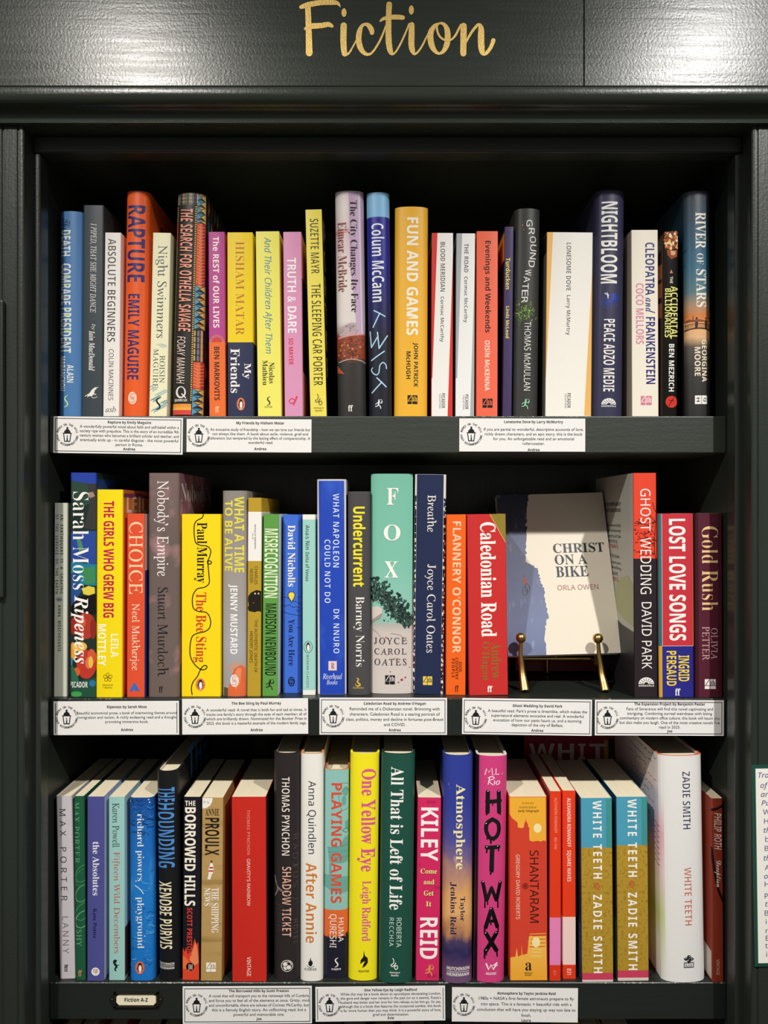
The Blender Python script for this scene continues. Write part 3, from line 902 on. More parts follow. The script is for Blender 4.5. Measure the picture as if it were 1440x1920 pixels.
for k in range(110):
    x = 775 + rg.random() * 172; y = 1060 + rg.random() * 140; r = 3 + rg.random() * 9
    b.poly('p', [(x + r * math.cos(q) * (.4 + .8 * rg.random()), y + r * math.sin(q) * (.4 + .8 * rg.random())) for q in (0, 1.3, 2.5, 3.8, 5)], ['#8a3a22', '#7a3020', '#a54a2c', '#6a4a3c', '#b5654a', '#c08a4a', '#5a3026'][k % 7])
b.stroke('p', [(775, 1222), (850, 1204), (920, 1212), (955, 1228)], 5, '#c9c4c0')
b.poly('p', [(764, 1240), (800, 1290), (815, 1305), (764, 1292)], '#b8563a')
b.text('t', 'The City Changes Its Face', 'bl', '#1f1a1c', 842, 903, 130, 885).text('a', 'Eimear McBride', 'bl', '#8e3f38', 768, 828, 275, 745)
b.text('e', 'ff', 'b', '#f2eee8', 838, 871, 1513, 1555, rot=0)
b.build()

b = Book(1, 2, 'h', (957, 1120), (982, 1132), 75, 1590, RAMP('night_blue', .243, [(0, '#1b1d28'), (.35, '#1d1f30'), (.5, '#1d2060'), (.68, '#1e208c'), (.889, '#1f2293'), (.8905, '#86bfe8'), (1, '#8cc4ec')]), 'deep blue hardback with a sky blue cap and white title strokes', bulge=.007, right='#28509a')
b.text('a', 'Colum McCann', 'sn', '#eef3f4', 998, 1084, 285, 815)
TW = '#b4dcf6'
for pts in ([(1012, 873), (1087, 913)], [(1052, 891), (1006, 985)], [(986, 1013), (995, 1121)], [(995, 1121), (1037, 1051)], [(1036, 1021), (1047, 1130)], [(1047, 1130), (1103, 1043)], [(1082, 1149), (995, 1209)], [(1032, 1328), (1095, 1389)], [(1066, 1357), (999, 1428)]):
    b.stroke('t', pts, 8, TW, sm=False)
b.stroke('t', [(1097, 1265), (1093, 1241), (1074, 1225), (1054, 1241), (1048, 1273), (1044, 1296), (1029, 1308), (1007, 1296), (995, 1273), (1003, 1259)], 7, TW)
em_runner(b, 1045, 1505, 66, '#e8ecf0')
b.build()

b = Book(1, 2, 'h', (1150, 1383), (1152, 1370), 172, 1580, '#f2b733', 'thick mustard yellow hardback with large white capitals on the top shelf', bulge=.006)
b.text('t', 'FUN AND GAMES', 'sx', '#fdf4e4', 1233, 1311, 245, 1040).text('a', 'JOHN PATRICK', 'sb', '#241a10', 1281, 1310, 1090, 1390).text('a', 'McHUGH', 'sb', '#241a10', 1230, 1260, 1150, 1335)
em_fourth(b, 1239, 1445, 1306, 1505, '#241a10', '#f2b733')
b.build()

def picador(b, x0, x1, y0, y1, ink='#3c3a38'):
    m = x0 + (x1 - x0) * .36
    b.text('e', 'PICADOR', 'sn', ink, m + 2, x1, y0, y1).text('e', 'COLLECTION', 's', ink, x0, m - 3, y0 + 4, y1)
b = Book(1, 3, 'p', (325, 466), (318, 466), 350, 1587, '#f3f0ea', 'white paperback with two long red wedges along its spine', left='#c92a26')
b.poly('p', [(325, 350), (361, 350), (326, 1330), (320, 1330)], '#da352c'); b.poly('p', [(466, 480), (467, 1587), (429, 1587)], '#da352c')
b.text('t', 'BLOOD MERIDIAN', 'sm', '#34322f', 381, 412, 412, 745).text('a', 'Cormac McCarthy', 'sm', '#34322f', 374, 406, 780, 1085)
picador(b, 372, 412, 1432, 1532)
b.sidepoly('L', 'p', [(.002, .178), (.05, .178), (.05, .1975), (.002, .1975)], '#1c1818')
b.build()

b = Book(1, 3, 'p', (490, 615), (480, 611), 353, 1587, '#f1f1ee', 'white paperback with two long grey wedges along its spine', left='#7b7d7e')
b.poly('p', [(490, 353), (528, 353), (494, 1330), (484, 1330)], '#abb0b3'); b.poly('p', [(614, 560), (612, 1587), (581, 1587)], '#abb0b3')
b.text('t', 'THE ROAD', 'sm', '#34322f', 541, 570, 422, 615).text('a', 'Cormac McCarthy', 'sm', '#34322f', 534, 566, 645, 955)
picador(b, 532, 570, 1440, 1540)
b.sidepoly('L', 'p', [(.002, .178), (.05, .178), (.05, .1975), (.002, .1975)], '#2a2a2a')
b.build()

b = Book(1, 3, 'p', (626, 770), (622, 768), 338, 1585, '#f36b4d', 'coral red paperback with bold black lowercase lettering on the top shelf')
b.text('t', 'Evenings and Weekends', 'sb', '#20161a', 672, 722, 403, 1022).text('a', 'OISÍN McKENNA', 'sb', '#f8e2d6', 680, 720, 1075, 1415)
em_fourth(b, 665, 1468, 733, 1530, '#20161a', '#f36b4d')
b.build()

b = Book(1, 3, 'p', (815, 877), (800, 862), 308, 1585, '#42345f', 'very thin purple paperback with small yellow lettering', left='#2a2036', depth=.14)
b.text('t', 'Turducken', 'sb', '#e8dc50', 822, 852, 518, 730).text('a', 'Lindz McLeod', 'sb', '#e8dc50', 822, 846, 845, 1060)
b.sidepoly('L', 'p', [(.001, .170), (.10, .170), (.10, .2), (.001, .2)], '#e2ab2e'); b.sidepoly('L', 'p', [(.02, .125), (.09, .125), (.07, .15), (.03, .15)], '#d8962e')
b.build()

b = Book(1, 3, 'h', (888, 1058), (866, 1045), 185, 1585, '#393836', 'dark grey hardback with curved white lettering over small green leaves', bulge=.007, depth=.14)
for i, ch in enumerate('GROUND'):
    y = 262 + i * 55; x = 968 + 38 * (1 - ((i - 3) / 3.6) ** 2) - 4
    b.text('t', ch, 's', '#f1efe8', x - 14, x + 28, y, y + 44)
for i, ch in enumerate('WATER'):
    y = 598 + i * 46; x = 976 - i * 9 + (i > 2) * (i - 2) * 6
    b.text('t', ch, 's', '#f1efe8', x - 24, x + 18, y, y + 40)
rg = random.Random(3)
for k in range(150):
    x, y = rg.gauss(960, 45), rg.gauss(885, 34)
    if not 880 < x < 1042: continue
    an = rg.random() * 6.3; r = 5 + rg.random() * 7
    b.poly('p', [(x + r * math.cos(an), y + r * math.sin(an)), (x + 3 * math.cos(an + 1.57), y + 3 * math.sin(an + 1.57)), (x - r * math.cos(an), y - r * math.sin(an)), (x - 3 * math.cos(an + 1.57), y - 3 * math.sin(an + 1.57))], ['#7fa03c', '#5a7a2c', '#9cb854', '#3c5522', '#6e8e50'][k % 5])
for k in range(70):
    x, y = rg.gauss(985, 36), rg.gauss(1105, 50)
    if not 882 < x < 1036: continue
    b.poly('p', [(x, y), (x + 7, y + 3), (x + 2, y + 7)], ['#4a5c3a', '#5f6e4c', '#39462e'][k % 3])
b.poly('p', ell(935, 300, 4, 6, 10), '#b8804a'); b.poly('p', ell(942, 330, 3, 4, 10), '#b8804a')
b.text('a', 'THOMAS McMULLAN', 's', '#ece9e2', 945, 990, 950, 1415)
em_runner(b, 955, 1505, 72, '#93d0ac')
b.build()

b = Book(1, 3, 'p', (1100, 1410), (1087, 1400), 347, 1583, '#f4f0e6', 'thick white paperback with two long apricot wedges along its spine', left='#75716a')
b.poly('p', [(1100, 347), (1141, 347), (1093, 1330), (1090, 1330)], '#efb760'); b.poly('p', [(1408, 560), (1400, 1583), (1351, 1583)], '#efb760')
b.text('t', 'LONESOME DOVE', 'sm', '#34322f', 1231, 1262, 418, 740).text('a', 'Larry McMurtry', 'sm', '#34322f', 1224, 1258, 772, 1040)
picador(b, 1220, 1260, 1432, 1532)
b.sidepoly('L', 'p', [(.0015, .178), (.05, .178), (.05, .1975), (.0015, .1975)], '#1a1d1a')
b.build()

b = Book(1, 4, 'h', (432, 622), (402, 620), 62, 1583, '#35344f', 'tall dark indigo hardback with condensed white capitals and a blue flower', bulge=.009)
b.text('t', 'NIGHTBLOOM', 'sb', '#f5f3ee', 460, 570, 138, 690).text('a', 'PEACE ADZO MEDIE', 'sn', '#f5f3ee', 475, 550, 932, 1420)
for k in range(9):
    b.poly('p', ell(548 + (k % 3) * 9 - 6, 765 + k * 5, 22, 12, 10), ['#2c3c9a', '#3a4cb0', '#223080'][k % 3])
for k in range(9):
    an = math.radians(20 + k * 24)
    b.stroke('p', [(515, 805), (515 + 34 * math.cos(an), 808 + 30 * math.sin(an)), (515 + 66 * math.cos(an + .3), 806 + 60 * math.sin(an + .2))], 5, '#3040a0')
b.stroke('p', [(485, 758), (500, 768), (505, 790)], 7, '#dfe2ee'); b.stroke('p', [(498, 752), (510, 775)], 4, '#dfe2ee')
em_world(b, 510, 1508, 98, '#eeece6', '#35344f')
b.build()

b = Book(1, 4, 'p', (662, 840), (665, 848), 330, 1577, '#f2ead8', 'cream paperback with navy and pink capitals right of the indigo hardback', left='#b9ad98')
b.text('t', 'CLEOPATRA', 'sb', '#1a1d72', 755, 818, 415, 770).text('t', 'and', 'c', '#1a1d72', 756, 822, 788, 892).text('t', 'FRANKENSTEIN', 'sb', '#1a1d72', 760, 823, 918, 1370).text('a', 'COCO MELLORS', 'sb', '#db8ea4', 692, 746, 690, 1100)
em_fourth(b, 725, 1450, 799, 1512, '#d97f9c', '#f2ead8')
b.build()

b = Book(1, 4, 'p', (885, 978), (868, 980), 340, 1574, '#15130f', 'glossy black paperback with tall yellow lettering and a red disc near its foot', rough=.2, left='#3a1c12', bulge=.0028)
b.poly('p', [(886, 342), (976, 342), (976, 455), (888, 455)], '#8a4a20')
rg = random.Random(5)
for k in range(60):
    x, y = 890 + rg.random() * 82, 345 + rg.random() * 108; r = 4 + rg.random() * 8
    b.poly('p', ell(x, y, r, r * 1.2, 7), ['#e9a04a', '#f6d79a', '#c46a2a', '#7a3418', '#fdf0d0'][k % 5])
b.poly('p', [(900, 465), (972, 465), (970, 510), (930, 528), (905, 500)], '#9a4a28'); b.poly('p', [(925, 470), (960, 475), (955, 500), (930, 500)], '#e6b088')
b.text('t', 'THE', 'sb', '#f4f0d8', 922, 940, 645, 690).text('t', 'ACCIDENTAL', 'sn', '#f2f08a', 926, 976, 710, 1065).text('t', 'BILLIONAIRES', 'sn', '#f2f08a', 888, 928, 725, 1055).text('a', 'BEN MEZRICH', 'sb', '#f6f4ee', 914, 950, 1100, 1420)
b.poly('p', [(930, 598), (942, 622), (920, 622)], '#d88a70')
b.poly('e', ell(932, 1490, 40, 40), '#d23a30'); b.stroke('e', [(948, 1465), (930, 1490), (915, 1515)], 5, '#2a1512'); b.stroke('e', [(915, 1478), (950, 1486)], 4, '#2a1512')
for k, (y0, y1) in enumerate(((.150, .166), (.130, .146), (.108, .124))): b.sidepoly('L', 'p', [(.004, y0), (.05, y0 + .006), (.05, y1 + .006), (.004, y1)], '#b06a4a')
b.build()

b = Book(1, 4, 'h', (1030, 1207), (1035, 1220), 65, 1577, RAMP('river_dusk', .245, [(0, '#2c2b2a'), (.2, '#3c3b39'), (.31, '#5a554c'), (.35, '#e8b98a'), (.40, '#f0b478'), (.44, '#d9813f'), (.49, '#b59270'), (.55, '#5f7f86'), (.66, '#3f7089'), (.8, '#3a5d74'), (.93, '#43525f'), (1, '#4a4a52')], 50, .015, '#2c3a40', 120, (.62, .75)),
         'tall hardback with a teal to orange dusk picture, last on the top shelf', bulge=.008, left=RAMP('river_back', .245, [(0, '#1d1a18'), (.55, '#2c1d18'), (.72, '#23323c'), (.85, '#27485a'), (1, '#2c3c4a')], 40, .06))
b.text('t', 'RIVER', 'b', '#f6efe2', 1094, 1166, 210, 455).text('t', 'OF', 'bl', '#f6efe2', 1103, 1150, 488, 562).text('t', 'STARS', 'b', '#f6efe2', 1100, 1170, 595, 850)
b.text('a', 'GEORGINA', 'sb', '#f6e6cc', 1138, 1176, 1070, 1355).text('a', 'MOORE', 'sb', '#f6e6cc', 1090, 1129, 1120, 1315)
dk = '#3a2016'
b.stroke('p', [(1038, 972), (1085, 962), (1150, 962), (1214, 976)], 4, dk).stroke('p', [(1038, 1004), (1085, 994), (1150, 994), (1214, 1008)], 8, dk)
for k in range(24): b.stroke('p', [(1042 + k * 7.3, 966), (1042 + k * 7.3, 1000)], 2, dk, sm=False, caps=False)
for x, s in ((1103, 1.0), (1167, .85)):
    b.poly('p', ell(x, 926, 7 * s, 9 * s, 10), dk); b.poly('p', [(x - 10 * s, 938), (x + 10 * s, 938), (x + 8 * s, 975), (x + 6 * s, 996), (x - 7 * s, 996), (x - 9 * s, 975)], dk)
b.poly('p', [(1038, 940), (1060, 930), (1075, 936), (1080, 900), (1084, 936), (1120, 932), (1160, 940), (1160, 948), (1038, 950)], '#8a4a2a')
b.poly('e', rect(1092, 1447, 1133, 1505), '#f2f0ec').poly('e', rect(1136, 1447, 1176, 1505), '#f2f0ec')
b.text('e', 'H', 'sb', '#33312f', 1103, 1123, 1462, 1490).text('e', 'Q', 'sb', '#33312f', 1146, 1168, 1462, 1490)
b.build()
# ------------------------------------------------------------------ middle shelf, left to right
b = Book(2, 5, 'p', (75, 172), (77, 158), 300, 1607, '#cdd0bf', 'slim pale grey-green paperback with two lines of tiny black capitals')
b.poly('p', [(86, 300), (106, 300), (104, 700), (84, 760)], '#b9bdb4')
b.text('t', 'AN  EARTHQUAKE  IS  A  SHAKING', 'sn', '#2c2d2e', 118, 139, 378, 912, sp=1.35).text('t', 'OF  THE  SURFACE  OF  THE  EARTH', 'sn', '#2c2d2e', 86, 106, 378, 912, sp=1.35).text('a', 'ANNA  MOSCHOVAKIS', 'sn', '#2c2d2e', 103, 123, 990, 1300, sp=1.35)
for k in range(6):
    an = k * math.pi / 6
    b.stroke('e', [(112 - 22 * math.cos(an), 952 - 16 * math.sin(an)), (112 + 22 * math.cos(an), 952 + 16 * math.sin(an))], 3, '#6f6a9a', sm=False)
b.build()

b = Book(2, 5, 'p', (183, 362), (183, 359), 95, 1612, '#22312d', 'tall paperback with painted red fruit and bright shapes behind white serif lettering', rough=.3, bulge=.003, depth=.15)
for pts, c in (([(183, 95), (362, 97), (362, 170), (330, 210), (300, 168), (250, 160), (190, 150)], '#2b45a8'),
               ([(183, 150), (300, 168), (330, 300), (250, 330), (183, 260)], '#2f4a3c'), ([(300, 170), (362, 170), (362, 480), (280, 470), (320, 300)], '#3a3a3a'),
               ([(300, 232), (340, 225), (352, 255), (320, 268)], '#a8897c'),
               ([(183, 500), (260, 490), (362, 490), (362, 720), (270, 700), (183, 760)], '#2c4b9c'), ([(225, 520), (262, 560), (282, 640), (250, 650)], '#4f8a6a'),
               ([(183, 700), (362, 715), (362, 860), (260, 850), (200, 940), (183, 950)], '#1f7f9a'),
               ([(260, 740), (350, 730), (352, 840), (290, 850)], '#3f8a56'), ([(183, 780), (240, 760), (260, 900), (190, 1000)], '#27508f'),
               ([(265, 880), (310, 860), (350, 870), (352, 910), (310, 925), (275, 915)], '#e4d14a'),
               ([(183, 1010), (240, 930), (362, 920), (362, 1050), (183, 1075)], '#161413')):
    b.poly('p', pts, c)
for cx, cy, rx, ry, c in ((215, 1130, 34, 60, '#9c2b22'), (290, 1130, 68, 90, '#b23a2a'), (340, 1150, 20, 70, '#8e2a24'), (205, 1300, 24, 60, '#e6a43a'), (250, 1270, 50, 34, '#efb94a'), (295, 1390, 66, 98, '#c03a2c'), (330, 1340, 28, 55, '#d85a3a')):
    b.poly('p', ell(cx, cy, rx, ry, 20), c)
for cx, cy, rx, ry, c in ((270, 1105, 22, 34, '#d65a3c'), (310, 1380, 22, 40, '#e07a52'), (325, 1375, 16, 40, '#eec24a'), (230, 1440, 24, 30, '#d8602a')):
    b.poly('p', ell(cx, cy, rx, ry, 14), c)
b.poly('p', [(183, 1395), (205, 1400), (240, 1480), (250, 1520), (183, 1520)], '#2d6a52'); b.poly('p', [(183, 1520), (359, 1480), (359, 1611), (183, 1611)], '#24503e')
b.poly('p', ell(335, 1518, 22, 22, 14), '#2f74a8'); b.poly('p', ell(228, 1590, 38, 18, 16), '#43a04a'); b.poly('p', [(183, 1340), (205, 1350), (200, 1395), (183, 1395)], '#3f8ab0')
b.text('a', 'Sarah Moss', 'bl', '#fbf8f2', 203, 312, 225, 885).text('t', 'Ripeness', 'bi', '#fbf8f2', 188, 308, 925, 1385)
b.text('e', 'PICADOR', 'sn', '#f6f3ec', 184, 304, 1507, 1546, rot=0)
b.sidepoly('R', 'p', [(.003, .16), (.06, .16), (.06, .235), (.003, .235)], '#27427e'); b.sidepoly('R', 'p', [(.06, .14), (.148, .14), (.148, .238), (.06, .238)], '#20342c')
b.build()

b = Book(2, 5, 'p', (362, 545), (360, 536), 210, 1612, '#f8de10', 'bright yellow paperback with tall crimson capitals on the middle shelf', right='#e2772c', bulge=.002)
b.text('t', 'THE GIRLS WHO GREW BIG', 'sx', '#c31c4c', 410, 482, 288, 1075).text('a', 'LEILA', 'sb', '#fbf7d8', 460, 511, 1185, 1342).text('a', 'MOTTLEY', 'sb', '#fdfae2', 374, 428, 1120, 1400)
for k in range(5):
    an = k * 2 * math.pi / 5 - 1.57
    cx, cy = 440 + 20 * math.cos(an), 1478 + 20 * math.sin(an)
    b.stroke('e', [(440, 1478), (cx - 10 * math.sin(an), cy + 10 * math.cos(an)), (cx + 10 * math.cos(an), cy + 10 * math.sin(an)), (cx + 10 * math.sin(an), cy - 10 * math.cos(an)), (440, 1478)], 3, '#5a4212')
b.text('e', 'PENGUIN', 'b', '#6a5218', 404, 475, 1525, 1536, rot=0).text('e', 'VIKING', 'b', '#6a5218', 408, 471, 1542, 1553, rot=0)
b.side('R', 'x', 'LEILA', 'sb', '#f6e2d2', .012, .105, .198, .2175)
b.sidepoly('R', 'p', [(.002, .215), (.1, .215), (.06, .22), (.002, .219)], '#8a3a6a')
b.build()

b = Book(2, 5, 'p', (570, 691), (568, 687), 372, 1610, '#e4532f', 'orange-red paperback with thin cream serif capitals and a blue triangle at its foot', right='#27459f')
b.text('t', 'CHOICE', 'r', '#f8d4aa', 583, 676, 428, 915).text('a', 'Neel Mukherjee', 'r', '#f9dfc8', 588, 657, 980, 1430)
b.poly('e', [(620, 1508), (657, 1571), (630, 1571), (620, 1558), (610, 1571), (583, 1571)], '#3f6bc0')
b.sidepoly('R', 'p', [(.001, .136), (.128, .136), (.128, .197), (.001, .197)], '#efd9cf')
b.build()

b = Book(2, 5, 'p', (710, 925), (710, 921), 98, 1610, RAMP('dusk_mauve', .24, [(0, '#6e5f59'), (.3, '#6d5f5a'), (.7, '#6a5c58'), (1, '#7a6562')], 30, .05, '#b98a8a', 22, (.53, .68)), 'thick tall mauve brown paperback with white and black serif lettering on the middle shelf', bulge=.004, depth=.15,
         right=RAMP('dusk_rose', .24, [(0, '#4f4142'), (.6, '#74565a'), (1, '#8a6066')], 30, .05, '#c9858f', 18, (.5, .62)))
b.text('t', 'Nobody’s Empire', 'r', '#f3ebe6', 750, 852, 150, 795).text('a', 'Stuart Murdoch', 'r', '#1b1718', 776, 850, 870, 1470)
b.text('e', 'ff', 'b', '#1b1718', 785, 813, 1537, 1580, rot=0)
b.side('R', 'x', 'Nobody’s', 'bl', '#d9cfcd', .006, .143, .205, .2305)
b.build()

b = Book(2, 5, 'p', (937, 1203), (937, 1201), 375, 1606, '#fddb14', 'thick bright yellow paperback with a black thread line winding down its spine')
b.stroke('p', [(1085, 378), (1076, 400), (1035, 425), (1022, 470), (1030, 560), (1060, 585), (1110, 592), (1134, 620), (1128, 660), (1112, 700), (1124, 714), (1140, 704), (1130, 692), (1116, 700), (1122, 780), (1124, 840), (1095, 868), (1045, 880), (1018, 915), (1010, 960), (1018, 1010), (1050, 1032), (1105, 1040), (1132, 1085), (1128, 1140), (1095, 1168), (1045, 1180), (1008, 1205), (994, 1280), (1000, 1345), (1030, 1395), (1070, 1425), (1102, 1420), (1108, 1402), (1090, 1398), (1068, 1420), (1045, 1470), (1015, 1510), (1004, 1550), (1009, 1594)], 7, '#1c1a12')
b.text('a', 'Paul Murray', 'b', '#1c1a12', 1022, 1110, 432, 840).text('t', 'The Bee Sting', 'b', '#cb4528', 1015, 1106, 905, 1376)
em_penguin(b, 1065, 1526, 64, 84)
b.build()

b = Book(2, 5, 'h', (1208, 1378), (1212, 1374), 217, 1606, RAMP('warm_grey', .222, [(0, '#a09d9e'), (.25, '#a9a8ac'), (.5, '#a19c98'), (.8, '#98908a'), (1, '#8f8880')], 20, .04), 'grey hardback with yellow and white capitals and an orange brush mark at its foot', bulge=.005, depth=.14)
K = 3.6
def six(x): return x + (400 - 80) * 3.6
b.poly('p', [(six(100), 1605), (six(98), 1560), (six(120), 1480), (six(140), 1420), (six(170), 1400), (six(195), 1395), (six(214), 1420), (six(218), 1604)], '#e0693a')
b.poly('p', [(six(130), 1480), (six(165), 1410), (six(190), 1420), (six(180), 1520), (six(150), 1560)], '#e98a5c')
b.poly('p', [(six(68), 1545), (six(98), 1550), (six(98), 1605), (six(68), 1605)], '#5a5138')
b.poly('p', [(six(95), 1400), (six(150), 1370), (six(205), 1385), (six(170), 1400), (six(110), 1440)], '#c49a88')
b.text('t', 'WHAT A TIME', 'sb', '#e9dd48', six(143), six(206), 258, 770).text('t', 'TO BE ALIVE', 'sb', '#e9dd48', six(75), six(130), 283, 760).text('a', 'JENNY MUSTARD', 'sb', '#f6f4f2', six(114), six(163), 850, 1320)
em_sdisc(b, six(142), 1500, 56, 82, '#f6efe8', '#c9785a')
b.build()

b = Book(2, 6, 'p', (233, 328), (228, 319), 265, 1605, '#bb9a2e', 'slim ochre paperback with a white band and a black figure on its spine', bands=[(360, '#f2eee7'), (692, '#bb9a2e')], depth=.14)
b.text('x', 'McNALLY EDITIONS', 'b', '#4a463c', 277, 288, 445, 610).text('x', 'NO.38', 'b', '#4a463c', 262, 270, 505, 545)
b.text('a', 'CHARLES', 's', '#2e2816', 278, 299, 728, 850).text('a', 'NEIDER', 's', '#2e2816', 247, 268, 745, 840)
b.poly('p', [(235, 930), (255, 905), (290, 888), (326, 895), (325, 1035), (300, 1030), (280, 1038), (240, 1030), (232, 1010), (240, 990), (234, 960)], '#1d1a15')
b.poly('p', ell(282, 912, 6, 6, 10), '#d9c9a0'); b.poly('p', ell(305, 912, 6, 6, 10), '#d9c9a0'); b.poly('p', ell(272, 975, 5, 5, 10), '#a83a2a')
b.text('t', 'THE AUTHENTIC DEATH OF', 's', '#2e2816', 277, 298, 1088, 1445).text('t', 'HENDRY JONES', 's', '#2e2816', 246, 267, 1168, 1380)
b.build()

b = Book(2, 6, 'p', (337, 446), (330, 434), 375, 1604, '#5f9c46', 'green paperback with tall pale and dark condensed capitals', right='#eef0ea')
b.text('t', 'MISRECOGNITION', 'sn', '#edf2d4', 345, 436, 475, 940).text('a', 'MADISON NEWBOUND', 'sn', '#172214', 350, 425, 980, 1465)
em_runner(b, 382, 1526, 76, '#172214')
b.build()

b = Book(2, 6, 'p', (467, 598), (467, 596), 378, 1583, '#3e6dd2', 'cornflower blue paperback with a yellow drop and dark line drawing on its spine', bulge=.003)
b.poly('p', [(572, 380), (597, 380), (595, 1582), (568, 1582)], '#2f55b4')
b.text('a', 'David Nicholls', 'b', '#f7ecd0', 503, 553, 450, 865).text('t', 'You Are Here', 'b', '#141a3c', 508, 548, 1085, 1400)
b.poly('p', [(528, 978), (505, 935), (502, 918), (512, 902), (527, 897), (543, 902), (553, 918), (550, 935)], '#16203e'); b.poly('p', [(528, 968), (509, 932), (507, 918), (515, 906), (527, 902), (540, 906), (548, 918), (546, 932)], '#f4d648')
for pts in ([(468, 935), (500, 940), (530, 960), (560, 968), (592, 985)], [(468, 990), (490, 996), (510, 988), (540, 1005), (560, 1000), (592, 1012)], [(470, 1035), (510, 1048), (550, 1055), (594, 1066)], [(560, 1025), (575, 1035), (594, 1030)], [(562, 1020), (580, 1022)], [(564, 1138), (580, 1145), (594, 1148)], [(572, 940), (594, 930)]):
    b.stroke('p', pts, 3.2, '#141a3c')
em_sdisc(b, 527, 1506, 46, 66, '#141a3c', '#3e6dd2')
b.build()

b = Book(2, 6, 'p', (600, 689), (603, 688), 378, 1596, '#f1efe9', 'slim mint paperback with white end bands and an oval bird outline', bands=[(412, '#a0d4ca'), (1563, '#f1efe9')])
b.text('a', 'Anaïs Nin', 'sm', '#22282a', 622, 651, 450, 615).text('t', 'Delta of Venus', 'sm', '#22282a', 622, 648, 633, 828)
b.poly('e', ell(640, 1273, 30, 40), '#1b2022').poly('e', ell(640, 1273, 27, 37), '#a0d4ca').poly('e', ell(640, 1273, 14, 30), '#1b2022').poly('e', ell(641, 1278, 9, 23), '#eef2ee').poly('e', ell(640, 1250, 8, 8, 10), '#1b2022')
b.text('e', 'MODERN CLASSICS', 's', '#3a4446', 629, 644, 1325, 1545)
b.build()

b = Book(2, 6, 'h', (695, 899), (704, 895), 140, 1593, '#ddd6d6', 'wide cobalt blue hardback with pale edges and white capitals on the middle shelf', bulge=.004)
BL = RAMP('cobalt_brush', .23, [(0, '#2146b6'), (1, '#2649b8')], 30, .1, '#3a62cc', 30, (.5, .7), stretch=(1, 1, .5))
b.poly('p', [(710, 150), (882, 150), (888, 1592), (719, 1592)], BL)
b.text('t', 'WHAT NAPOLEON', 'sm', '#e6eaf6', 808, 849, 238, 735, sp=1.16).text('t', 'COULD NOT DO', 'sm', '#e6eaf6', 751, 790, 548, 975, sp=1.16).text('a', 'DK NNURO', 'sm', '#e6eaf6', 811, 850, 1018, 1315, sp=1.16)
b.poly('e', rect(777, 1368, 833, 1431), '#efcfc8').text('e', 'R', 'bl', '#2a3f7a', 795, 818, 1380, 1420, rot=0)
b.text('e', 'Riverhead', 'i', '#e6eaf6', 738, 868, 1450, 1490, rot=0).text('e', 'Books', 'i', '#e6eaf6', 764, 838, 1494, 1526, rot=0)
b.build()

b = Book(2, 6, 'h', (907, 1060), (910, 1059), 222, 1596, '#4b494b', 'dark grey hardback with acid yellow heavy lettering and white serif author line', bulge=.004, depth=.14)
b.text('t', 'Undercurrent', 'sx', '#f4e52a', 943, 1027, 325, 865).text('a', 'Barney Norris', 'bl', '#f5f2ec', 945, 1019, 932, 1405)
b.stroke('e', [(968, 1482, 4), (980, 1490, 8), (972, 1508, 9), (985, 1520, 11), (990, 1530, 10), (970, 1536, 8), (958, 1522, 3)], None, '#d9b24a')
b.text('e', 'doubleday', 'bi', '#d9b24a', 942, 1016, 1541, 1556, rot=0)
b.build()

b = Book(2, 6, 'h', (1060, 1352), (1063, 1344), 103, 1588, RAMP('mint_sky', .237, [(0, '#d3c9c3'), (.28, '#cfc3bc'), (.315, '#b9b3ab'), (.335, '#8fbfb0'), (.45, '#8cc6b4'), (.6, '#7fc2ac'), (1, '#79bda6')], 26, .02), 'widest hardback on the middle shelf, mint above pale skin tones with a dark tree', bulge=.005)
rg = random.Random(11)
b.step = .2
for k in range(620):
    t = rg.random()
    cx = 1070 + 262 * t; cy = 850 + 250 * t ** 1.05
    x, y = cx + rg.gauss(0, 24), cy + rg.gauss(10, 46 - 20 * t)
    if not 1066 < x < 1344 or y > 1150 - 20 * (t < .3) or y < 805: continue
    r = 3 + rg.random() * 8 + 5 * (k < 250)
    b.poly('p', [(x + r * math.cos(a_) * (.3 + 1.1 * rg.random()), y + r * math.sin(a_) * (.3 + 1.1 * rg.random())) for a_ in [q * .78 for q in range(8)]], ['#24352f', '#2b4038', '#1c2a26', '#37524a', '#2f4a44'][k % 5] if k < 420 else ['#3f5a50', '#1a2824', '#4a6a5e'][k % 3])
b.step = 1.0
b.poly('p', [(1066, 1005), (1110, 998), (1142, 1015), (1138, 1045), (1100, 1070), (1066, 1095)], '#d8cac1')
b.poly('p', [(1066, 1090), (1105, 1068), (1140, 1046), (1128, 1075), (1085, 1100), (1066, 1120)], '#a39890')
b.stroke('p', [(1075, 1150), (1120, 1190), (1150, 1250)], 5, '#bdb1aa').stroke('p', [(1200, 1180), (1260, 1190), (1310, 1230)], 5, '#bfb4ac')
b.text('t', 'F', 'b', '#f6f5ee', 1170, 1248, 200, 313, rot=0).text('t', 'O', 'b', '#f6f5ee', 1150, 1263, 447, 556, rot=0).text('t', 'X', 'b', '#f6f5ee', 1155, 1248, 695, 805, rot=0)
b.text('a', 'JOYCE', 'r', '#322c2c', 1085, 1306, 1209, 1253, rot=0, sp=1.3).text('a', 'CAROL', 'r', '#322c2c', 1088, 1304, 1282, 1323, rot=0, sp=1.3).text('a', 'OATES', 'r', '#322c2c', 1088, 1304, 1352, 1396, rot=0, sp=1.3)
em_fourth(b, 1160, 1463, 1225, 1523, '#1d1a1a', '#e8e0da')
for x, y, r in ((1272, 1493, 9), (1296, 1478, 6), (1250, 1510, 5), (1165, 1208, 5), (1194, 1438, 4), (1325, 1410, 4), (1222, 1350, 4), (1240, 1348, 3), (1172, 1325, 3)): b.poly('p', ell(x, y, r, r * .9, 10), '#b83a3c')
